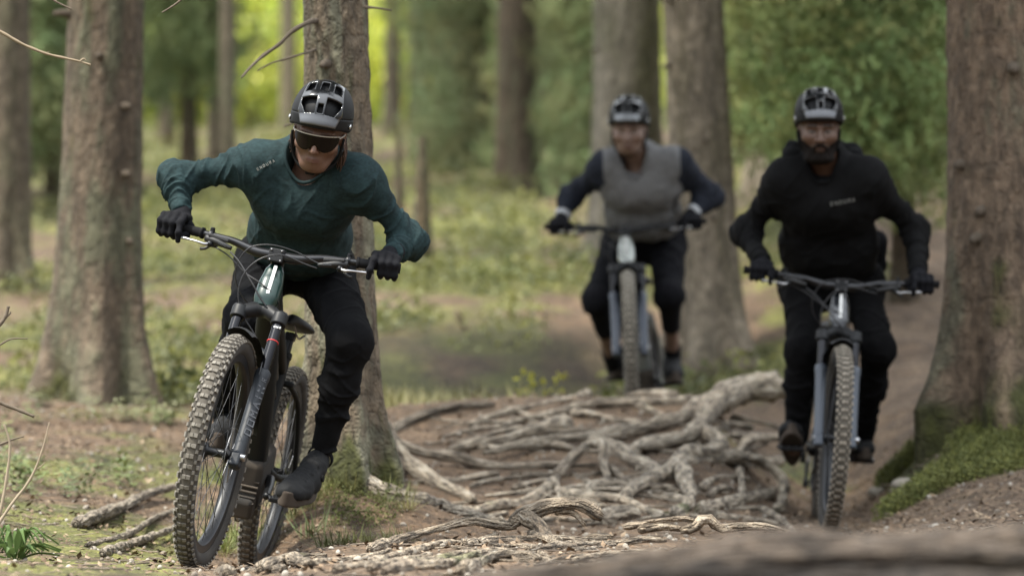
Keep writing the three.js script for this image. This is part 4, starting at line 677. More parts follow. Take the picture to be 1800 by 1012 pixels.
  part('crown', merge([tube([onLeg(.508, -X), onLeg(.52, -.045, -.008), onLeg(.538, -.02, -.02), onLeg(.542, 0, -.024), onLeg(.538, .02, -.02), onLeg(.52, .045, -.008), onLeg(.508, X)], t => .0215 + .004 * Math.sin(t * Math.PI), 30, 14), ...[-1, 1].map(s => lathe([[.0172, 0], [.0235, 0], [.0255, .004], [.0255, .036], [.0225, .043], [0, .045]], onLeg(.484, s * X), onLeg(.529, s * X), 24))]), BM.satin, fork);
  part('top_cap', merge([-1, 1].map(s => cyl(onLeg(.527, s * X), onLeg(.534, s * X), .014, .012, 18))), BM.steel, fork);
  part('axle', merge([cyl(ax.clone().add(V(-.088, 0, 0)), ax.clone().add(V(.088, 0, 0)), .0075), cyl(ax.clone().add(V(.078, 0, 0)), ax.clone().add(V(.094, 0, 0)), .0125, .0115, 18)]), BM.alloy, fork);
  part('brake_caliper', merge([rbox(.028, .055, .036, .008, new THREE.Matrix4().makeRotationX(-.35).setPosition(lo(.085, .048, -.055))), rbox(.02, .03, .025, .006, new THREE.Matrix4().setPosition(lo(.1, .055, -.035)))]), BM.plastic, fork);
  part('mudguard', (() => { const P = [], n = 14; const pos = [], idx = []; for (let i = 0; i <= n; i++) { const a = -.1 + 1.45 * i / n, R = .392 + .004 * Math.sin(i); for (let j = 0; j <= 6; j++) { const w = (.052 - .016 * Math.abs(i / n - .35)) * (j / 3 - 1), dr = -.022 * (j / 3 - 1) ** 2; pos.push(w, ax.y + Math.cos(a) * (R + dr), ax.z - Math.sin(a) * (R + dr)); } } for (let i = 0; i < n; i++) for (let j = 0; j < 6; j++) { const a = i * 7 + j, c = a + 7; idx.push(a, c, a + 1, c, c + 1, a + 1); } const g = new THREE.BufferGeometry(); g.setAttribute('position', new THREE.Float32BufferAttribute(pos, 3)); g.setIndex(idx); g.computeVertexNormals(); return g; })(), BM.plastic, fork);
  // stem
  const stem = st('stem'); part('stem_body', merge([cyl(onAxis(.70), onAxis(.752), .0215, .0195, 24), rbox(.042, .036, .05, .01, new THREE.Matrix4().makeRotationX(-(Math.PI / 2 - HA)).setPosition(onAxis(.725, .024)))]), BM.blackMetal, stem);
  part('face_plate', merge([rbox(.05, .044, .014, .004, new THREE.Matrix4().makeRotationX(-.15).setPosition(BAR.clone().add(V(0, 0, .0165)))), ...[-1, 1].map(s => lathe([[.0175, 0], [.0215, 0], [.0215, .009], [.0175, .009]], BAR.clone().add(V(s * .021 - .0045, 0, 0)), BAR.clone().add(V(s * .021 + .0045, 0, 0)), 24))]), BM.satin, stem);
  part('bolts', merge([[-1, -1], [1, -1], [-1, 1], [1, 1]].map(([x, y]) => cyl(BAR.clone().add(V(x * .017, y * .016, .02)), BAR.clone().add(V(x * .017, y * .016, .0265)), .0036, .0036, 10))), BM.steel, stem);
  // handlebar
  const hb = st('handlebar'), bp = (x, f = 0) => { const a = Math.abs(x), rise = .022 * sstep(.05, .17, a) + .014 * clamp((a - .15) / .24), back = .034 * Math.pow(clamp((a - .05) / .34), 1.3); return BAR.clone().add(V(x, rise, -back)); };
  const bpts = []; for (let i = 0; i <= 24; i++) bpts.push(bp(-.385 + .77 * i / 24)); part('bar', tube(bpts, t => lerp(.0172, .0111, sstep(.06, .24, Math.abs(t - .5))), 60, 16), std([.035, .035, .037], .28, .7), hb);
  const grips = {};
  for (const s of [-1, 1]) {
    const g0 = bp(s * .252), g1 = bp(s * .392), prof = [[0, 0], [.0185, 0], [.0185, .008], [.0158, .01]]; for (let i = 0; i <= 16; i++) prof.push([.0152 + .0007 * (i % 2), .014 + i * .0072]); prof.push([.0165, .136], [.0165, .141], [0, .142]); part('grip', lathe(prof, g0, g1, 18), BM.grip, hb); grips[s] = { in: g0, out: g1 };
    const lever = sub('brake_lever', hb), c = bp(s * .226); const ctrl = (x, y, z) => bp(s * x).setY(bp(s * .2).y + y).add(V(0, 0, z));
    part('clamp', merge([lathe([[.0113, 0], [.0165, 0], [.0165, .012], [.0113, .012]], bp(s * .22), bp(s * .232), 20), rbox(.012, .02, .03, .004, new THREE.Matrix4().setPosition(c.clone().add(V(0, -.006, .018)))), cyl(c.clone().add(V(0, .012, -.004)), c.clone().add(V(0, .026, -.002)), .008, .007, 12)]), BM.blackMetal, lever);
    part('master_cylinder', merge([tube([ctrl(.232, -.012, .036), ctrl(.205, -.016, .044), ctrl(.165, -.026, .046), ctrl(.142, -.031, .044)], t => .0125 - .006 * t * t, 16, 12), rbox(.07, .012, .02, .004, new THREE.Matrix4().makeRotationZ(s * .14).setPosition(ctrl(.19, -.006, .042)))]), BM.plastic, lever);
    if (o.decal) { const g = letters(s > 0 ? 'TRAIL' : 'TRAIL', .0065, .3); g.rotateZ(s * .2); g.translate(...ctrl(.172, -.024, .0565).toArray()); part('lettering', g, BM.letter, lever); }
    part('blade', tube([ctrl(.212, -.026, .05), ctrl(.228, -.034, .062), ctrl(.25, -.031, .066), ctrl(.285, -.028, .062), ctrl(.318, -.026, .057)], t => .0042 + .001 * Math.sin(t * 9), 24, 8), BM.alloy, lever);
    part('pivot', merge([ball(.0105, ctrl(.214, -.03, .052)), cyl(ctrl(.206, -.012, .034), ctrl(.212, -.03, .052), .008)]), BM.blackMetal, lever);
    part(s > 0 ? 'dropper_lever' : 'shifter', merge([rbox(.03, .016, .03, .006, new THREE.Matrix4().setPosition(ctrl(.215, -.028, .0))), tube([ctrl(.22, -.03, .01), ctrl(.235, -.045, .018), ctrl(.25, -.048, .02)], .005, 8, 8)]), BM.plastic, hb);
  }
  // hoses and cables, given in bike space beside the head tube
  const cb = st('hoses'); const C = (x, y, z) => BAR.clone().add(V(x, y, z));
  const hose = (pts, r = .0026) => part('hose', tube(pts, r, 50, 7), BM.cable, cb);
  hose([C(-.142, -.018, .043), C(-.11, -.04, .055), C(-.05, -.1, .075), C(0, -.155, .08), C(.035, -.185, .07), C(.055, -.19, .045), C(.05, -.2, 0), C(.035, -.215, -.03)]);
  hose([C(.142, -.018, .043), C(.1, -.012, .06), C(.03, .0, .085), C(-.03, -.025, .1), C(-.07, -.075, .1), C(-.08, -.14, .095), C(-.06, -.2, .085), C(-.0, -.27, .075), C(.038, -.345, .07), lo(.33, .058, .022), lo(.25, .06, .012), lo(.12, .052, -.03)]);
  hose([C(.2, -.005, .02), C(.14, .0, .03), C(.06, .022, .045), C(-.02, .026, .06), C(-.08, .005, .06), C(-.11, -.045, .05), C(-.11, -.1, .03), C(-.08, -.15, 0), C(-.04, -.18, -.03)], .0023);
  hose([C(-.2, -.01, .0), C(-.15, -.03, .02), C(-.08, -.075, .04), C(-.02, -.1, .055), C(.03, -.13, .05), C(.045, -.16, .02), C(.035, -.19, -.02)], .0023);
  part('hose', tube([V(-.045, .30, -.3), V(-.055, .2, -.22), V(-.05, .18, -.12), V(-.03, .22, -.06)], .005, 20, 7), BM.cable, b);
  // place: front axle at the given point; yaw, pitch, lean
  b.rotation.set(o.pitch || 0, o.yaw || 0, o.lean || 0, 'YXZ');
  const off = ax.clone().applyQuaternion(q).add(shift).applyEuler(b.rotation); b.position.copy(o.axle.clone().sub(off)); b.updateMatrixWorld(true);
  const w = p => b.localToWorld(p.clone()), wq = p => w(p.clone().applyQuaternion(q).add(shift));
  return { group: b, w, pedal: { '-1': w(ped[-1]), 1: w(ped[1]) }, grip: s => ({ a: wq(grips[s].in), b: wq(grips[s].out), fwd: wq(BAR.clone().add(FW)).sub(wq(BAR)).setY(0).normalize(), up: wq(BAR.clone().add(V(0, 1, 0))).sub(wq(BAR)).normalize() }), bar: wq(BAR), saddle: w(V(0, .86, -.335)), bb: w(BB), fwd: w(V(0, 0, 1)).sub(w(V(0, 0, 0))), up: w(V(0, 1, 0)).sub(w(V(0, 0, 0))) };
}
const D = Math.PI / 180;
const greenPaint = phys([.004, .024, .019], .35, 0, { clearcoat: .45, clearcoatRoughness: .12, specularIntensity: .6 });
const silverPaint = phys([.42, .45, .42], .28, .3, { clearcoat: 1, clearcoatRoughness: .1 }), blackPaint = phys([.012, .014, .018], .2, .2, { clearcoat: 1, clearcoatRoughness: .05 });
const bikeA = makeBike({ label: 'dark mountain bike with deep green head tube, leaning under the rider in green', paint: greenPaint, frame: phys([.005, .006, .006], .6, 0, { specularIntensity: .6 }), axle: at(379, 795, 11.84), yaw: -4.6 * D, pitch: -3.6 * D, lean: -12.3 * D, steer: -2.8 * D, sag: 0, crank: 22 * D, decal: true, ring: true, saddleTilt: -.1, dustF: [.22, .202, .172] });
const bikeB = makeBike({ label: 'mountain bike with pale silver head tube under the rider in grey', paint: silverPaint, frame: std([.2, .21, .2], .4, .2), axle: at(1108, 612, 18.2), yaw: -7 * D, pitch: -5 * D, lean: 5 * D, steer: 6 * D, sag: .055, crank: 14 * D, lower: std([.05, .06, .08], .42, .15), dustF: [.42, .39, .33] });
const bikeC = makeBike({ label: 'mountain bike with glossy black head tube under the rider in black', paint: blackPaint, frame: std([.008, .008, .009], .35, .1), axle: at(1469, 771, 15.05), yaw: -2.8 * D, pitch: 1.5 * D, lean: -3.3 * D, steer: 2.8 * D, sag: .06, crank: 172 * D, lower: std([.055, .065, .082], .42, .15), dustF: [.34, .30, .24] });

// ------------------------------------------------------------------ riders
const smoothEll = (x, y, z, a, b, c) => { const k0 = Math.hypot(x / a, y / b, z / c), k1 = Math.hypot(x / (a * a), y / (b * b), z / (c * c)); return k1 < 1e-9 ? -Math.min(a, b, c) : k0 * (k0 - 1) / k1; };
const cap = (px, py, pz, a, b, r0, r1) => { const dx = b[0] - a[0], dy = b[1] - a[1], dz = b[2] - a[2]; const x = px - a[0], y = py - a[1], z = pz - a[2]; const t = clamp((x * dx + y * dy + z * dz) / (dx * dx + dy * dy + dz * dz)); return Math.hypot(x - t * dx, y - t * dy, z - t * dz) - lerp(r0, r1, t); };
// head: origin between the eyes' height and the ears, +z is where the face looks
function headField(f) { // f: jaw width, nose size, lips
  const jw = f.jaw, ns = f.nose;
  return (x, y, z) => {
    const ax = Math.abs(x);
    let d = smoothEll(x, y - .03, z + .012, .076, .092, .098);                       // skull
    d = smin(d, smoothEll(x, y + .035, z - .022, .062 * jw, .07, .07), .04);          // face
    d = smin(d, smoothEll(x, y + .092, z - .052, .027 * jw, .024, .03), .04);          // chin
    d = smin(d, cap(ax, y, z, [.056 * jw, -.06, .0], [.028 * jw, -.094, .05], .016, .016), .03); // jaw line
    d = smin(d, smoothEll(ax - .044, y + .028, z - .058, .022, .018, .022), .03);      // cheek bone
    d = smin(d, cap(ax, y, z, [.008, .019, .09], [.045, .021, .074], .009, .008), .018); // brow
    d = smax(d, -smoothEll(ax - .031, y + .002, z - .1, .019, .0125, .017), .014);     // eye socket
    d = smin(d, smoothEll(ax - .031, y + .002, z - .0735, .0135, .012, .012), .004);   // eyeball under the lids
    d = smin(d, cap(x, y, z, [0, .008, .09], [0, -.034, .107 * 1.0 + .006 * ns], .0075, .0105 * ns), .012); // nose
    d = smin(d, smoothEll(ax - .0125 * ns, y + .037, z - .097, .0075 * ns, .0075, .011), .008);
    d = smin(d, smoothEll(x, y + .067, z - .077, .024, .016, .014), .016);             // muzzle
    const lc = .0035 * Math.cos(x * 70);
    d = smin(d, cap(ax, y, z, [0, -.0635 + .0, .0965], [.019, -.0665, .086], .0042 * f.lip, .0025), .006);
    d = smin(d, cap(ax, y, z, [0, -.0735, .0945], [.017, -.071, .085], .005 * f.lip, .003), .006);
    d = smax(d, -cap(ax, y, z, [0, -.0685 + lc * .2, .102], [.023, -.0685, .091], .0016, .0014), .004);
    d = smax(d, -cap(ax, y, z, [.0055, -.046, .103], [.005, -.058, .1], .0022, .0022), .005); // philtrum hollow
    const ex = ax - .077, ey = y + .008, ez = z + .012, e = smax(smoothEll(ex, ey, ez, .011, .032, .018), -smoothEll(ex - .008, ey - .002, ez - .003, .007, .02, .01), .004); d = smin(d, e, .008); // ears
    return d;
  };
}
function headGeo(f) {
  const g = nets(headField(f), V(-.1, -.135, -.125), V(.1, .14, .13), .0029);
  return colour(g, (x, y, z) => {
    const ax = Math.abs(x); let c = f.skin; const n = noise(x * 60, y * 60, z * 60);
    c = mix3(c, f.skin.map((v, i) => v * [1.12, .86, .82][i]), clamp(.35 * sstep(.03, .0, Math.hypot(ax - .04, y + .035, z - .07)) + .3 * sstep(.025, .005, Math.hypot(x, y + .036, z - .105))) + .06 * n);
    if (z > .07 && Math.abs(y + .0685) < .0085 && ax < .024 - Math.abs(y + .0685)) c = mix3(c, f.lipCol, .85);
    if (z > .06) { const b = y - (.0235 - ax * ax * 3.2 + ax * .06); if (Math.abs(b) < .0048 && ax > .012 && ax < .05) c = mix3(c, f.hair, .85); } // brows
    if (f.stubble) { const k = sstep(-.035, -.062, y + .3 * Math.abs(ax - .03)) * sstep(-.01, .03, z) * (1 - sstep(.005, .012, .012 - Math.abs(y + .0685))); c = mix3(c, f.hair, k * f.stubble * (.8 + .3 * n)); }
    const er = Math.hypot(ax - .031, y + .002); if (z > .066 && er < .013) { const lid = Math.abs(y + .003) / .0048; if (lid < 1) c = er < .0056 ? [.02, .014, .01] : [.1, .088, .08]; else if (lid < 1.3 && y > -.003) c = mix3(c, f.hair, .6); }
    return c;
  });
}
// helmet, on the head's axes
const HC = [0, .036, -.014];
function helmetParts() {
  const sup = (x, y, z, a, b, c, p) => { const k = Math.pow(Math.pow(Math.abs(x) / a, p) + Math.pow(Math.abs(y) / b, p) + Math.pow(Math.abs(z) / c, p), 1 / p); return (k - 1) * Math.min(a, b, c) * .96; };
  const outer = (x, y, z, o = 0) => sup(x, y - HC[1], z - HC[2], .1 + o, .126 + o, .136 + o, 2.35);
  const inner = (x, y, z) => sup(x, y - HC[1] + .006, z - HC[2], .083, .107, .115, 2.2);
  const rimY = (z, x) => { const t = clamp((z + .15) / .28); return lerp(-.045, .03, sstep(0, .55, t)) + .014 * sstep(.55, 1, t) - .012 * Math.exp(-(((z - .01) / .045) ** 2)); };
  const el = (y, z) => Math.atan2(y - HC[1] + .03, z - HC[2]) * 180 / Math.PI;                        // 0 ahead, 90 above
  const poly = (u, v, P) => { let d = -1e9; for (let i = 0; i < P.length; i++) { const a = P[i], b = P[(i + 1) % P.length], ex = b[0] - a[0], ey = b[1] - a[1], l = Math.hypot(ex, ey); d = Math.max(d, ((u - a[0]) * ey - (v - a[1]) * ex) / l); } return d; };
  const ventsD = (x, y, z) => { const e = el(y, z) * .0019, ax = Math.abs(x); let d = 1;
    d = Math.min(d, poly(ax, e, [[.015, .064], [.015, .106], [.065, .106], [.063, .088], [.047, .064]].reverse().map(p => p)));
    d = Math.min(d, poly(ax, e, [[-.0095, .066], [-.0095, .088], [.0095, .088], [.0095, .066]].reverse()));
    d = Math.min(d, poly(ax, e, [[-.014, .124], [-.012, .168], [.012, .168], [.014, .124]].reverse()));
    d = Math.min(d, poly(ax, e, [[.031, .124], [.029, .165], [.05, .165], [.058, .124]].reverse()));
    d = Math.min(d, poly(ax, e, [[.02, .185], [.02, .235], [.05, .235], [.052, .185]].reverse()));
    return d; };
  const recess = (x, y, z) => { const v = ventsD(x, y, z); return Math.max(v, -sup(x, y - HC[1], z - HC[2], .085, .111, .119, 2.35)); };
  const shell = nets((x, y, z) => {
    let d = smax(outer(x, y, z), -inner(x, y, z), .006); d = smax(d, rimY(z, x) - y, .007);
    d = smax(d, -recess(x, y, z), .003);
    const ln = Math.abs(y - .052 - .25 * (z + .02)) - .0014; if (Math.abs(x) > .06) d = Math.max(d, -Math.max(ln, -.0025 - outer(x, y, z))); // seam along the side
    return d;
  }, V(-.115, -.085, -.165), V(.115, .16, .14), .0026);
  const pw = e => e < .07 ? lerp(.056, .072, clamp((e - .038) / .04)) : lerp(.0715, .06, sstep(.07, .17, e));
  const panel = nets((x, y, z) => {
    const e = el(y, z) * .0019, ax = Math.abs(x), vis = sstep(.064, .038, e);
    let d = Math.max(outer(x, y, z, .0035 + .006 * vis), -outer(x, y, z, -.006 + .003 * vis)); d = smax(d, (ax - pw(e)) * .9, .003); d = smax(d, .038 - e, .003); d = smax(d, e - .182, .003);
    d = smax(d, -ventsD(x, y, z) - .0012, .0025); return d;
  }, V(-.095, .0, -.08), V(.095, .175, .155), .0024);
  const isVis = (x, y, z) => el(y, z) * .0019 < .063;
  const split = e => { const g = pick(panel, (x, y, z) => isVis(x, y, z) === e); g.computeVertexNormals(); return g; };
  const ear = s => tube([V(s * .083, -.0, .03), V(s * .079, -.04, .03), V(s * .066, -.085, .028), V(s * .038, -.112, .042), V(s * .0, -.122, .055)], .0048, 26, 6);
  const ear2 = s => tube([V(s * .083, -.02, -.05), V(s * .082, -.045, -.01), V(s * .077, -.055, .025)], .0045, 16, 6);
  const strap = merge([ear(1), ear(-1), ear2(1), ear2(-1), rbox(.03, .014, .012, .004, TR(-.006, -.121, .054, .3)), rbox(.012, .02, .007, .003, T(.079, -.05, .028)), rbox(.012, .02, .007, .003, T(-.079, -.05, .028))]);
  const badge = [-1, 1].map(s => ball(1, V(s * .0965, .045, .035), .005, .009, .0125, 14, 10));
  return { shell, visor: split(true), panel: split(false), strap, badge: merge(badge) };
}
const HELM = helmetParts();
const RM = {
  shell: phys([.006, .0063, .007], .55, 0, { specularIntensity: .4 }), gloss: phys([.006, .0065, .0075], .18, 0, { clearcoat: .55, clearcoatRoughness: .04 }), strap: phys([.006, .006, .006], .8, 0, { specularIntensity: .4 }), badge: phys([.5, .5, .5], .2, .9),
  skin: std(null, .52, 0, { vertexColors: true }), glove: phys([.0045, .0047, .0066], .85, 0, { specularIntensity: .35 }), sole: std([.045, .033, .024], .95), shoe: phys([.0085, .0088, .0095], .75, 0, { specularIntensity: .5 }), lens: phys([.006, .004, .003], .1, 0, { specularIntensity: .22 }), frame: std([.35, .32, .27], .5), hair: std([.06, .03, .018], .65), beard: phys([.008, .006, .005], .9, 0, { specularIntensity: .3 }), sock: phys([.006, .006, .007], .9, 0, { specularIntensity: .3 }),
};
const fabric = (rgb, rough = .85, sheen = .3) => phys([1, 1, 1], rough, 0, { vertexColors: true, specularIntensity: .3, sheen: sheen * .6, sheenRoughness: .5, sheenColor: new THREE.Color(...rgb.map(v => Math.min(1, v * 2))) });
const fabricDull = () => phys([1, 1, 1], .95, 0, { vertexColors: true, specularIntensity: .22 });
function weave(g, rgb, amt = .22, f = 160) { return colour(g, (x, y, z) => { const k = 1 + amt * noise(x * f, y * f * 1.8, z * f) + amt * .6 * noise(x * 40, y * 40, z * 40); return rgb.map(v => v * k); }); }

// folds: ridges across a limb, strongest near its joint
function foldsOn(list) { // list: {a, b, amp0, amp1, f}
  return (x, y, z) => {
    let W = 0, D_ = 0; const w = .5 * noise(x * 11, y * 11, z * 11), fine = noise(x * 26, y * 26, z * 26), med = noise(x * 13 + 4, y * 13, z * 13);
    for (const l of list) {
      const dx = l.b.x - l.a.x, dy = l.b.y - l.a.y, dz = l.b.z - l.a.z, L2 = dx * dx + dy * dy + dz * dz, t = clamp(((x - l.a.x) * dx + (y - l.a.y) * dy + (z - l.a.z) * dz) / L2), ex = x - l.a.x - t * dx, ey = y - l.a.y - t * dy, ez = z - l.a.z - t * dz, e = Math.hypot(ex, ey, ez) - (l.r || 0), k = Math.exp(-Math.max(-.03, e) * 45);
      if (k < 1e-3) continue; const L = Math.sqrt(L2), s = t * L, amp = lerp(l.amp0, l.amp1, t), q = noise(s * l.f + w * 2.6 + l.a.x * 7 + (ex + ez) * 9, ex * 7, (ey + ez) * 7), r = Math.max(0, 1 - Math.abs(q) * 2.1), q2 = noise(s * l.f * .55 - (ex - ey) * 11 + 9, ey * 6, ex * 6), r2 = Math.max(0, 1 - Math.abs(q2) * 2.4);
      W += k; D_ += k * amp * (r * r + .8 * r2 * r2 * r2 - .45 + .3 * fine + .35 * med);
    }
    return W > 0 ? D_ / W : 0; };
}
// gloved hand closed on a grip: palm, four fingers with two bends each, thumb from the side of the palm
function handGeo(gr, s, elbow, o = {}) {
  const a = gr.b.clone().sub(gr.a).normalize(), f0 = gr.fwd.clone(), u = V().crossVectors(f0, a).multiplyScalar(s > 0 ? 1 : -1); if (u.y < 0) u.negate(); u.normalize(); const f = V().crossVectors(a, u); if (f.z < 0) f.negate(); f.normalize();
  const c = gr.a.clone().lerp(gr.b, o.slide ?? .5), P = (x, y, z) => c.clone().addScaledVector(a, x).addScaledVector(f, y).addScaledVector(u, z), L = [];
  const W = P(.0, -.058, .036), tw = elbow.clone().sub(W).normalize();
  const off = [-.034, -.011, .0115, .033], len = [1, 1.06, 1, .86];
  for (let i = 0; i < 4; i++) { const x = off[i], k = len[i], K = P(x, .02 * k, .033 + (i === 1 ? .003 : 0) - (i === 3 ? .006 : 0)); L.push([P(x * .62, -.05, .034), K, .0165, .0135]);
    if (i === 0 && !o.fist) { const q = P(x - .004, .053, .014), r = P(x - .01, .066, -.018), t = P(x - .012, .058, -.042); L.push([K, q, .0125, .0115], [q, r, .0112, .0102], [r, t, .0102, .0088]); }
    else { const q = P(x, .045 * k, .008), r = P(x, .036 * k, -.0255), t = P(x, .008, -.034); L.push([K, q, .0128, .0118], [q, r, .0116, .0105], [r, t, .0105, .009]); } }
  L.push([P(-.02, -.045, .026), P(-.046, -.018, .012), .016, .0135], [P(-.046, -.018, .012), P(-.05, .006, -.017), .0125, .011], [P(-.05, .006, -.017), P(-.042, .03, -.024), .0108, .009]);
  L.push([W, W.clone().addScaledVector(tw, .055), .029, .0315]);
  const [lo, hi] = boundsOf(L, .01); const g = nets(bones(L, .0075), lo, hi, .003);
  push(g, (x, y, z) => .0007 * noise(x * 130, y * 130, z * 130) + .0009 * noise(x * 55, y * 55, z * 55));
  return { geo: g, wrist: W.clone().addScaledVector(tw, .03), W, tw, cuff: W.clone().addScaledVector(tw, .052) };
}
function shoeParts(pedal, dir, up, ankle, o = {}) { // shoe standing on a pedal: ball of the foot over the axle
  const z = dir.clone().normalize(), x = V().crossVectors(up, z).normalize(), y = V().crossVectors(z, x), B = pedal.clone().addScaledVector(y, .012).addScaledVector(x, o.shift || 0);
  const P = (a, b, c) => B.clone().addScaledVector(x, a).addScaledVector(y, b).addScaledVector(z, c);
  const up_ = [[P(-.006, .03, .085), P(0, .036, .02), .03, .036], [P(-.018, .028, .066), P(-.016, .034, .0), .026, .03], [P(.02, .028, .062), P(.018, .034, .0), .026, .03], [P(0, .04, .02), P(0, .056, -.06), .035, .038], [P(0, .05, -.07), P(0, .042, -.13), .04, .034], [P(0, .056, -.06), P(0, .098, -.112), .034, .035], [P(0, .095, -.112), P(0, .095, -.112).lerp(ankle, .6), .035, .037]];
  const F = bones(up_, .03), [lo, hi] = boundsOf(up_, .02);
  const lx = (X, Y, Z) => [(X - B.x) * x.x + (Y - B.y) * x.y + (Z - B.z) * x.z, (X - B.x) * y.x + (Y - B.y) * y.y + (Z - B.z) * y.z, (X - B.x) * z.x + (Y - B.y) * z.y + (Z - B.z) * z.z];
  const upper = nets((X, Y, Z) => { const q = lx(X, Y, Z); let d = smax(F(X, Y, Z), .012 - q[1], .01); const lace = Math.abs(((q[2] + .2) / .022) % 1 - .5); if (q[1] > .06 && q[2] < .035 && q[2] > -.1 && Math.abs(q[0]) < .03) d -= .0045 * sstep(.3, .15, lace); return d; }, lo, hi, .0042);
  push(upper, (X, Y, Z) => .0012 * noise(X * 70, Y * 70, Z * 70) + .0022 * (1 - Math.abs(noise(X * 24, Y * 34, Z * 24))));
  const sole = nets((X, Y, Z) => { const q = lx(X, Y, Z), t = clamp((q[2] + .16) / .27), w = lerp(.034, .046, sstep(0, .75, t)) - .0; const e = smoothEll(q[0], 0, q[2] + .03, w * 1.08, 1, .15); let d = smax(e * .9, Math.abs(q[1] - .013) - .02 - .006 * sstep(.02, .1, q[2]), .006); return d; }, lo.clone().addScalar(-.01), hi, .0042);
  const cuff = merge([lathe([[.039, 0], [.0445, .002], [.0445, .014], [.039, .016]], ankle.clone().lerp(P(0, .1, -.115), .25), ankle, 24)]);
  const dial = merge([cyl(P(.04 * (o.s || 1), .075, -.085), P(.053 * (o.s || 1), .077, -.085), .013, .011, 20)]);
  return { upper, sole, cuff, dial };
}
function letterOn(geo, px0, py0, px1, py1, text, h, mat, parent, base, squash = 1) { // letters set one by one on the cloth
  const p = geo.attributes.position, n = geo.attributes.normal, pr = V(), N = text.length;
  camera.updateMatrixWorld(true); const inv = camera.matrixWorldInverse.copy(camera.matrixWorld).invert(); const out = [];
  for (let i = 0; i < N; i++) { const tx = lerp(px0, px1, i / (N - 1)), ty = lerp(py0, py1, i / (N - 1)); let best = -1, bs = 1e9; for (let k = 0; k < p.count; k++) { pr.set(p.getX(k) + base.x, p.getY(k) + base.y, p.getZ(k) + base.z).applyMatrix4(inv); const X = 900 + FPX * pr.x / -pr.z, Y = 506 - FPX * pr.y / -pr.z, e = Math.hypot(X - tx, Y - ty); if (e > 9) continue; const sc = e + (-pr.z) * 40; if (sc < bs) { bs = sc; best = k; } } if (best < 0) continue;
    const nn = V(n.getX(best), n.getY(best), n.getZ(best)).normalize(); if (nn.z < 0) nn.negate(); const q = V(p.getX(best), p.getY(best), p.getZ(best)); const w = at(tx, ty, 1).sub(camera.position).normalize(), o = camera.position.clone().sub(base); const t = q.clone().sub(o).dot(nn) / w.dot(nn), pos = o.addScaledVector(w, t).addScaledVector(nn, .0025);
    const dirp = at(px1, py1, 12).sub(at(px0, py0, 12)).normalize(), X = dirp.clone().addScaledVector(nn, -dirp.dot(nn)).normalize(), Y = V().crossVectors(nn, X); const g = letters(text[i], h); g.scale(squash, 1, 1); g.applyMatrix4(new THREE.Matrix4().makeBasis(X, Y, nn).setPosition(pos)); out.push(g); }
  if (out.length) part('lettering', merge(out), mat, parent);
}

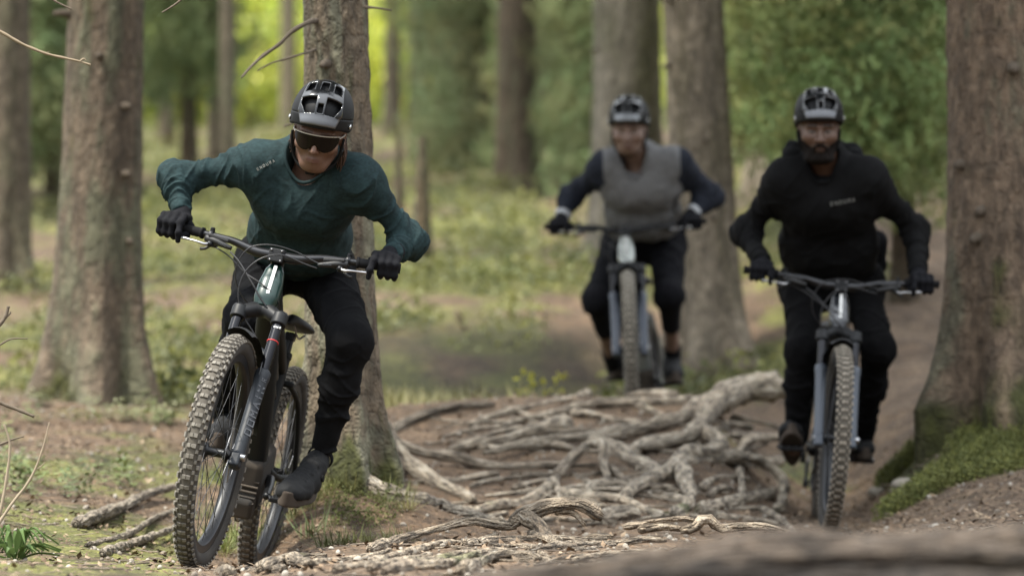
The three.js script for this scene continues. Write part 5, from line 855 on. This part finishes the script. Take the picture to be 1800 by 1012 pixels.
function makeRider(o) {
  const bk = o.bike, J = o.J, side = J.sh[1].clone().sub(J.sh[0]).normalize(), base = V(J.pelvis.x, ground(J.pelvis.x, J.pelvis.z), J.pelvis.z), m0 = base.clone().negate();
  const r = thing('person', base, o.label, 'person'), put = (name, g, m, parent = r, label) => { if (!g.userData.moved) { g.translate(m0.x, m0.y, m0.z); g.userData.moved = true; } return part(name, g, m, parent, label); };
  const S = [-1, 1], K = o.k || {}, hands = S.map((s, i) => handGeo(bk.grip(s), s, J.el[i], { slide: o.slides && o.slides[i] }));
  const E = new THREE.Euler(o.head.pitch, o.head.yaw, o.head.roll, 'YXZ'), HQ = new THREE.Quaternion().setFromEuler(E), HM = new THREE.Matrix4().compose(o.head.pos, HQ, V(1, 1, 1)), hp = (x, y, z) => V(x, y, z).applyMatrix4(HM);
  const N = J.neck, C = J.chest, Wc = J.waist, Pv = J.pelvis;
  const sd = (p, k) => p.clone().addScaledVector(side, k);
  // torso and arms, with the cloth's own thickness
  const torso = [[sd(C, -K.chest), sd(C, K.chest), K.cr, K.cr], [sd(C, -K.chest), sd(Wc, -K.waist), K.cr, K.wr], [sd(C, K.chest), sd(Wc, K.waist), K.cr, K.wr], [sd(Wc, -K.waist), sd(Wc, K.waist), K.wr, K.wr], [sd(Wc, -K.waist), sd(Pv, -K.hip), K.wr, K.hr], [sd(Wc, K.waist), sd(Pv, K.hip), K.wr, K.hr], [C, N, K.cr * .85, .062], [N, J.sh[0].clone().addScaledVector(side, .02), .055, .058], [N, J.sh[1].clone().addScaledVector(side, -.02), .055, .058], [J.sh[0], sd(C, -K.chest * .8), .058, K.cr * .8], [J.sh[1], sd(C, K.chest * .8), .058, K.cr * .8]];
  if (o.upperBack) torso.push(...o.upperBack);
  const arms = S.map((s, i) => [[J.sh[i], J.el[i], K.ua ?? .058, K.ea ?? .046], [J.el[i], hands[i].wrist, K.fa ?? .046, K.wa ?? .034]]);
  const legs = S.map((s, i) => [[J.hip[i], J.kn[i], K.th ?? .088, K.kn ?? .066], [J.kn[i], J.kn[i].clone().lerp(J.an[i], .35), K.kn ?? .066, K.cf ?? .062], [J.kn[i].clone().lerp(J.an[i], .35), J.an[i], K.cf ?? .062, K.ak ?? .044]]);
  const pelvisB = [[J.hip[0], J.hip[1], K.hr * .98, K.hr * .98], [Pv, Wc, K.hr * .9, K.wr * .85]];
  // skin: one continuous body, with the fine head merged in
  const thin = l => l.map(([a, b, p, q]) => [a, b, p * .78, q * .78]), neckB = [[N.clone().addScaledVector(side, 0), hp(0, -.03, -.02), .056 * (o.neckK || 1), .053 * (o.neckK || 1)], [N, hp(0, -.07, .015), .05, .04]];
  const bodyL = [...thin(torso.slice(0, 7)), ...arms.flat().map(([a, b, p, q]) => [a, b, p * .62, q * .6]), ...legs.flat().map(([a, b, p, q]) => [a, b, p * (o.bareShin ? .6 : .68), q * (o.bareShin ? .58 : .68)]), ...thin(pelvisB), ...neckB, ...S.map((s, i) => [hands[i].wrist, hands[i].W, .019, .017]), ];
  const [bl, bh] = boundsOf(bodyL, .02), bodyG = nets(bones(bodyL, .03), bl, bh, .0105); colour(bodyG, (x, y, z) => { const k = 1 + .08 * noise(x * 40, y * 40, z * 40); return o.face.skin.map(v => v * k); });
  const hg = headGeo(o.face); hg.applyMatrix4(HM); put('body', merge([bodyG, hg]), RM.skin);
  // jersey
  const top = [...torso, ...arms.flat()], [tl, th] = boundsOf(top, .02), cut = o.collar, topF = bones(top, K.sm || .08), hem = o.hem, handCut = hands;
  const cp = cut.pos, cn = cut.dir.clone().normalize();
  const topG0 = nets((x, y, z) => {
    let d = topF(x, y, z); const qx = x - cp.x, qy = y - cp.y, qz = z - cp.z, al = qx * cn.x + qy * cn.y + qz * cn.z;
    if (al > -.12) { const R = Math.hypot(qx - al * cn.x, qy - al * cn.y, qz - al * cn.z); d = smax(d, -Math.max(R - (cut.r + .25 * Math.max(0, al)), -al - cut.depth), .008); }
    for (let i = 0; i < 2; i++) { const h = handCut[i], e = (x - h.cuff.x) * h.tw.x + (y - h.cuff.y) * h.tw.y + (z - h.cuff.z) * h.tw.z; if (Math.hypot(x - h.cuff.x, y - h.cuff.y, z - h.cuff.z) < .12) d = Math.max(d, -e - .034); }
    if (hem) { const e = (x - hem.pos.x) * hem.dir.x + (y - hem.pos.y) * hem.dir.y + (z - hem.pos.z) * hem.dir.z; d = smax(d, e, .008); }
    return d;
  }, tl, th, o.cell || .0062);
  const fl = [...S.flatMap((s, i) => [{ a: J.sh[i], b: J.el[i], r: .05, amp0: .006, amp1: .014, f: 28 }, { a: J.el[i], b: hands[i].wrist, r: .04, amp0: .014, amp1: .009, f: 44 }]), { a: N, b: C, r: .1, amp0: .003, amp1: .005, f: 20 }, { a: C, b: Wc, r: .13, amp0: .005, amp1: .009, f: 18 }, { a: Wc, b: Pv, r: .13, amp0: .01, amp1: .011, f: 20 }];
  const fo = foldsOn(fl); push(topG0, (x, y, z) => fo(x, y, z) * (o.foldK ?? 1)); weave(topG0, o.top.rgb, o.top.amt ?? .22);
  const capD = (x, y, z, [p, q, r0, r1]) => cap(x, y, z, [p.x, p.y, p.z], [q.x, q.y, q.z], r0, r1), coreB = torso.slice(0, 6);
  const armSide = (x, y, z) => { for (let i = 0; i < 2; i++) { const p = J.sh[i], d = J.el[i].clone().sub(p), L = d.length(), q = V(x - p.x, y - p.y, z - p.z), t = q.dot(d) / (L * L), lat = (i ? 1 : -1) * q.dot(side); const da = Math.min(capD(x, y, z, arms[i][0]), capD(x, y, z, arms[i][1])); if (lat < (o.seam ?? 0) - .03 && t < .3) continue; const dt = Math.min(...coreB.map(c => capD(x, y, z, c))); if (da < dt && lat > (o.seam ?? 0) - .35 * Math.max(0, t)) return i + 1; } return 0; };
  const torsoG = pick(topG0, (x, y, z) => !armSide(x, y, z)); put('jersey', torsoG, fabric(o.top.rgb), r, o.top.label); const sleeveM = o.sleeve ? fabric(o.sleeve) : fabric(o.top.rgb);
  for (let i = 0; i < 2; i++) { const g = pick(topG0, (x, y, z) => armSide(x, y, z) === i + 1); if (o.sleeve) weave(g, o.sleeve, .2); put('sleeve', g, sleeveM); }
  // neckline band: ring of ribbed cloth around the opening
  { const [cx, cy] = [V().crossVectors(cn, V(0, 0, 1)).normalize(), V()]; cy.crossVectors(cn, cx).normalize(); const P = []; for (let i = 0; i < 40; i++) { const a = i / 40 * 6.28318, dirv = cx.clone().multiplyScalar(Math.cos(a)).addScaledVector(cy, Math.sin(a)); let lo = -.14, hi = .09; const at_ = h => cp.clone().addScaledVector(dirv, cut.r + .25 * Math.max(0, h)).addScaledVector(cn, h); for (let k = 0; k < 22; k++) { const m = (lo + hi) / 2, q = at_(m); topF(q.x, q.y, q.z) < 0 ? lo = m : hi = m; } P.push(at_(Math.max(lo, -cut.depth) + .0005)); } const c = new THREE.CatmullRomCurve3(P, true); const g = new THREE.TubeGeometry(c, 120, .0058, 8, true); weave(g, o.sleeve && o.top.collar ? o.top.collar : o.top.rgb.map(v => v * .9), .15); put('collar', g, fabric(o.top.rgb)); }
  if (o.extraTop) o.extraTop(put, r, topF);
  // legs
  const pl = [...legs.flat(), ...pelvisB], [ll, lh] = boundsOf(pl, .02), lf = bones(pl, .045); const end = o.legEnd || 1;
  const pg = nets((x, y, z) => { let d = lf(x, y, z); for (let i = 0; i < 2; i++) { const k = J.kn[i], a = J.an[i], ex = a.x - k.x, ey = a.y - k.y, ez = a.z - k.z, L = Math.hypot(ex, ey, ez), e = ((x - k.x) * ex + (y - k.y) * ey + (z - k.z) * ez) / L - L * end; const te = (e + L * end) / L; if (e > -.05 && Math.hypot(x - k.x - ex * te, y - k.y - ey * te, z - k.z - ez * te) < .14) d = smax(d, e, .004); } if (o.pantsTop) { const e = (x - o.pantsTop.pos.x) * o.pantsTop.dir.x + (y - o.pantsTop.pos.y) * o.pantsTop.dir.y + (z - o.pantsTop.pos.z) * o.pantsTop.dir.z; d = smax(d, e, .006); } return d; }, ll, lh, o.cell || .0062);
  const pf = foldsOn(S.flatMap((s, i) => [{ a: J.hip[i], b: J.kn[i], r: .08, amp0: .006, amp1: .009, f: 22 }, { a: J.kn[i], b: J.an[i], r: .06, amp0: .009, amp1: .009, f: 30 }])); push(pg, (x, y, z) => pf(x, y, z) * (o.pfold ?? 1)); weave(pg, o.pants, .25); put(o.pantsName || 'trousers', pg, fabricDull());
  // knee pads, socks
  if (o.pads) for (let i = 0; i < 2; i++) { const k = J.kn[i], a = J.an[i], h = J.hip[i], L = [[k.clone().lerp(h, .18), k, .058, .06], [k, k.clone().lerp(a, .45), .06, .047], [k.clone().add(V(0, .02, .02)), k.clone().lerp(a, .12).add(V(0, 0, .018)), .052, .046]], [q0, q1] = boundsOf(L, .01); const g = nets(bones(L, .03), q0, q1, .006); push(g, (x, y, z) => .003 * noise(x * 30, y * 50, z * 30)); weave(g, [.009, .009, .011], .3); put('knee_pad', g, fabricDull()); }
  if (o.socks) for (let i = 0; i < 2; i++) { const k = J.kn[i], a = J.an[i], b = k.clone().lerp(a, o.socks); put('sock', lathe([[.037, 0], [.0455, .003], [.043, .05], [.0395, b.distanceTo(a)]], b, a, 22), RM.sock); }
  // shoes
  for (let i = 0; i < 2; i++) { const s = S[i], sh = shoeParts(bk.pedal[s], (o.footDir && o.footDir[i]) || bk.fwd, (o.footUp && o.footUp[i]) || bk.up, J.an[i], { s, shift: (o.footShift || [0, 0])[i] }); const u = put('shoe', sh.upper, RM.shoe); put('sole', sh.sole, RM.sole, u); put('cuff', sh.cuff, RM.sock, u); put('closure_dial', sh.dial, RM.strap, u); }
  for (let i = 0; i < 2; i++) { const gl = put('glove', hands[i].geo, RM.glove); if (o.wristBand) { const h = hands[i]; put('wrist_band', lathe([[.033, 0], [.039, .003], [.0405, .024], [.034, .027]], h.W.clone().addScaledVector(h.tw, .018), h.cuff, 22), o.wristBand, gl); } }
  // helmet and what else the head wears
  const hl = sub('helmet', r); hl.position.copy(o.head.pos).sub(base); hl.quaternion.copy(HQ);
  part('shell', HELM.shell, RM.shell, hl); part('visor', HELM.visor, o.visor || RM.visor, hl); part('front_panel', HELM.panel, RM.gloss, hl); part('strap', HELM.strap, RM.strap, hl); part('badge', HELM.badge, RM.badge, hl);
  if (o.glasses) {
    const gl = sub('glasses', r); gl.position.copy(hl.position); gl.quaternion.copy(HQ);
    const lens = (o1, y0f, y1f) => { const pos = [], idx = [], n = 40, m = 8; for (const off of [0, .002]) for (let i = 0; i <= n; i++) for (let j = 0; j <= m; j++) { const a = (-1 + 2 * i / n) * 1.08, t = j / m, y = lerp(y0f(a), y1f(a), t); pos.push(Math.sin(a) * (.079 + o1 + off), y, Math.cos(a) * (.098 + o1 + off) + .012 - .1 * (y + .005) ** 1 * .3); } const q = (n + 1) * (m + 1); for (let i = 0; i < n; i++) for (let j = 0; j < m; j++) { const a = i * (m + 1) + j, b = a + m + 1; idx.push(a, a + 1, b, b, a + 1, b + 1, q + a, q + b, q + a + 1, q + b, q + b + 1, q + a + 1); } const ring = []; for (let i = 0; i <= n; i++) ring.push(i * (m + 1)); for (let j = 1; j <= m; j++) ring.push(n * (m + 1) + j); for (let i = n - 1; i >= 0; i--) ring.push(i * (m + 1) + m); for (let j = m - 1; j > 0; j--) ring.push(j); for (let i = 0; i < ring.length; i++) { const a = ring[i], b = ring[(i + 1) % ring.length]; idx.push(a, b, q + a, b, q + b, q + a); } const g = new THREE.BufferGeometry(); g.setAttribute('position', new THREE.Float32BufferAttribute(pos, 3)); g.setIndex(idx); g.computeVertexNormals(); return g; };
    const topY = a => .021 - .006 * a * a, botY = a => { const x = Math.abs(a); return -.034 + .022 * Math.exp(-((x / .2) ** 2)) + .03 * Math.pow(clamp((x - .45) / .63), 2); };
    part('lens', lens(0, botY, topY), RM.lens, gl); part('rim', lens(.0012, a => topY(a) - .0022, a => topY(a) + .0008), RM.frame, gl);
    part('temples', merge([-1, 1].map(s => tube([V(s * Math.sin(1.08) * .08, .008, Math.cos(1.08) * .1 + .012), V(s * .08, .006, .02), V(s * .08, .0, -.03)], .003, 10, 6))), RM.frame, gl);
  }
  if (o.hairStrands) { const R = rng(5), L = []; for (let i = 0; i < 46; i++) { const s = i % 3 ? 1 : -1, a = R(), b0 = V(s * (.07 + .012 * R()), -.01 - .03 * R(), -.05 + .04 * R()), len = s > 0 ? .075 + .045 * R() : .03 + .03 * R(); L.push(tube([b0, b0.clone().add(V(s * .014 * R(), -len * .4, -.008 + .02 * R())), b0.clone().add(V(s * (.02 * R() - .002), -len, .02 * R() - .01))], t => .0036 * (1 - .7 * t), 8, 5)); } const g = merge(L); g.applyMatrix4(HM); put('hair', g, RM.hair); }
  if (o.beard) {
    const hf = headField(o.face), g = nets((x, y, z) => { const ax = Math.abs(x); let d = hf(x, y, z) - (.0025 + .016 * sstep(-.085, -.12, y) * sstep(.02, .06, z)); const edge = -.081 + .02 * sstep(.012, .028, ax) + .75 * Math.max(0, ax - .036) + (z < .03 ? (.03 - z) * 1.0 : 0); d = smax(d, y - Math.min(edge, .0), .006); d = smax(d, -.02 - z, .006); d = smax(d, -cap(ax, y, z, [0, -.0695, .115], [.019, -.0695, .103], .0095, .007), .004); return d; }, V(-.1, -.16, -.05), V(.1, .02, .15), .0032);
    push(g, (x, y, z) => .0025 * noise(x * 120, y * 60, z * 120)); g.applyMatrix4(HM); put('beard', g, RM.beard);
    const mu = tube([V(-.027, -.068, .09), V(-.015, -.0565, .103), V(0, -.054, .107), V(.015, -.0565, .103), V(.027, -.068, .09)], t => .0035 + .0025 * Math.sin(t * Math.PI), 20, 8); mu.applyMatrix4(HM); put('moustache', mu, RM.beard);
  }
  if (o.shirtText) letterOn(torsoG, ...o.shirtText, RM.textM, r, base, o.textSquash || 1);
  return r;
}
RM.visor = phys([.1, .105, .115], .38, .45, { clearcoat: .5, clearcoatRoughness: .2 }); RM.textM = std([.24, .24, .22], .7);
{ // rider in green
  const b = bikeA, sh = [at(452, 290, 12.42), at(634, 318, 12.3)], el = [at(307, 312, 12.46), at(724, 424, 12.4)];
  const pelvis = at(520, 458, 12.93), hip = [at(470, 458, 12.92), at(568, 470, 12.9)], kn = [at(434, 560, 12.52), at(617, 600, 12.5)];
  const an = [b.pedal[-1].clone().add(V(-.005, .12, -.14)), at(565, 800, 12.62)];
  makeRider({ bike: b, label: 'rider in a dark green jersey and wrap-around glasses, leaning over the foremost bike', J: { sh, el, neck: at(552, 268, 12.4), chest: at(534, 345, 12.46), waist: at(527, 412, 12.68), pelvis, hip, kn, an },
    k: { chest: .062, cr: .097, waist: .053, wr: .095, hip: .055, hr: .1, ua: .048, ea: .041, fa: .038, wa: .033, th: .098, kn: .069, cf: .06, ak: .041 },
    head: { pos: at(561, 232, 12.2), pitch: .34, yaw: -.08, roll: -.19 }, face: { jaw: .86, nose: .88, lip: .8, skin: [.125, .066, .043], lipCol: [.1, .044, .034], hair: [.06, .03, .02] },
    collar: { pos: at(546, 292, 12.36), dir: V(-.03, .62, .75), r: .07, depth: .1 }, hem: { pos: at(520, 446, 12.8), dir: at(520, 458, 12.93).sub(at(527, 400, 12.62)).normalize() }, pants: [.006, .0062, .007], top: { rgb: [.0145, .0285, .0305], amt: .4 }, legEnd: .95, cell: .0046,
    glasses: true, hairStrands: true, footDir: [b.fwd, V(-.28, -.06, 1)], footUp: [b.up, V(.2, 1, .2)], footShift: [0, .03], slides: [.74, .66], shirtText: [453, 297, 480, 283, 'ENDURA', .008] });
}
{ // rider in grey
  const b = bikeB, sh = [at(1065, 292, 18.62), at(1190, 286, 18.62)], el = [at(1006, 342, 18.78), at(1254, 346, 18.78)];
  makeRider({ bike: b, label: 'rider in a grey jersey with dark sleeves and knee pads, farthest of the three', J: { sh, el, neck: at(1118, 272, 18.62), chest: at(1127, 324, 18.68), waist: at(1130, 375, 18.82), pelvis: at(1130, 425, 19.02), hip: [at(1092, 432, 19.0), at(1172, 430, 19.0)], kn: [at(1050, 528, 18.62), at(1177, 520, 18.62)], an: [at(1079, 642, 19.0), at(1183, 634, 18.95)] },
    k: { chest: .07, cr: .108, waist: .06, wr: .102, hip: .06, hr: .104, ua: .054, ea: .046, fa: .046, wa: .037, th: .092, kn: .07, cf: .066, ak: .056 },
    head: { pos: at(1106, 227, 18.5), pitch: .2, yaw: -.12, roll: 0 }, face: { jaw: 1.02, nose: 1, lip: 1, skin: [.19, .12, .09], lipCol: [.11, .048, .038], hair: [.04, .025, .018], stubble: .3 },
    collar: { pos: at(1112, 280, 18.56), dir: V(-.05, .78, .55), r: .064, depth: .07 }, hem: { pos: at(1130, 408, 18.95), dir: V(0, -.8, -.3).normalize() }, pants: [.007, .0072, .009], pantsName: 'shorts', legEnd: .06, wristBand: std([.4, .41, .42], .8), pads: true, socks: .78, bareShin: true, top: { rgb: [.15, .15, .152] }, sleeve: [.017, .02, .029], seam: .015, cell: .0075, visor: phys([.2, .21, .22], .36, .5),
    footDir: [V(-.1, .05, 1), V(.02, .08, 1)], footUp: [V(0, 1, -.05), V(0, 1, -.08)] });
}
{ // rider in black
  const b = bikeC, sh = [at(1380, 312, 15.48), at(1528, 313, 15.46)], el = [at(1310, 408, 15.68), at(1612, 405, 15.66)];
  makeRider({ bike: b, label: 'bearded rider in a black hooded top on the right-hand bike', J: { sh, el, neck: at(1450, 282, 15.5), chest: at(1455, 350, 15.55), waist: at(1458, 430, 15.72), pelvis: at(1462, 492, 15.9), hip: [at(1415, 500, 15.88), at(1510, 500, 15.88)], kn: [at(1411, 615, 15.6), at(1545, 612, 15.6)], an: [at(1397, 788, 15.74), at(1513, 782, 16.02)] },
    k: { chest: .076, cr: .11, waist: .07, wr: .105, hip: .065, hr: .114, ua: .055, ea: .046, fa: .045, wa: .038, th: .086, kn: .063, cf: .056, ak: .047 },
    head: { pos: at(1440, 226, 15.38), pitch: .19, yaw: -.02, roll: .0 }, face: { jaw: 1.04, nose: 1.05, lip: 1, skin: [.095, .05, .031], lipCol: [.06, .027, .022], hair: [.015, .012, .01], stubble: .5 },
    collar: { pos: at(1445, 288, 15.44), dir: V(-.03, .8, .5), r: .064, depth: .05 }, hem: { pos: at(1458, 482, 15.82), dir: V(0, -.85, -.3).normalize() }, pants: [.0042, .0042, .0046], top: { rgb: [.004, .0041, .0045], amt: .3 }, legEnd: .96, cell: .0065, beard: true, neckK: 1.05, footDir: [V(-.1, .55, 1), V(.05, .0, 1)], footUp: [V(0, 1, -.55), V(0, 1, 0)], shirtText: [1463, 358, 1501, 351, 'ENDURA', .012], textSquash: 1,
    extraTop(put, r, F) { // hood lying in folds round the neck, pocket bag at the waist
      const n = at(1448, 279, 15.52);
      const R = [[-.1, -.045, .07], [-.128, .005, .025], [-.118, .036, -.035], [-.07, .04, -.09], [0, .045, -.11], [.07, .04, -.09], [.116, .03, -.04], [.13, -.004, .02], [.104, -.05, .066]].map(([x, y, z]) => n.clone().add(V(x, y, z)));
      const L = []; for (let i = 0; i < R.length - 1; i++) L.push([R[i], R[i + 1], i ? .032 : .02, i < 7 ? .032 : .02], [R[i].clone().add(V(0, -.02, -.015)), R[i + 1].clone().add(V(0, -.02, -.015)), .036, .036]);
      const [lo, hi] = boundsOf(L, .02), g = nets(bones(L, .02), lo, hi, .0065); push(g, (x, y, z) => .007 * (1 - Math.abs(noise(x * 16, y * 34, z * 16)) * 1.5)); weave(g, [.0075, .0078, .0085], .3); put('hood', g, fabricDull());
      const q = [[at(1540, 425, 15.95), at(1540, 470, 15.98), .05, .045]], [a, c] = boundsOf(q, .02), h = nets(bones(q, .02), a, c, .007); push(h, (x, y, z) => .006 * noise(x * 22, y * 30, z * 22)); weave(h, [.006, .0062, .007], .3); put('waist_bag', h, fabricDull()); } });
}

renderer.render(scene, camera);
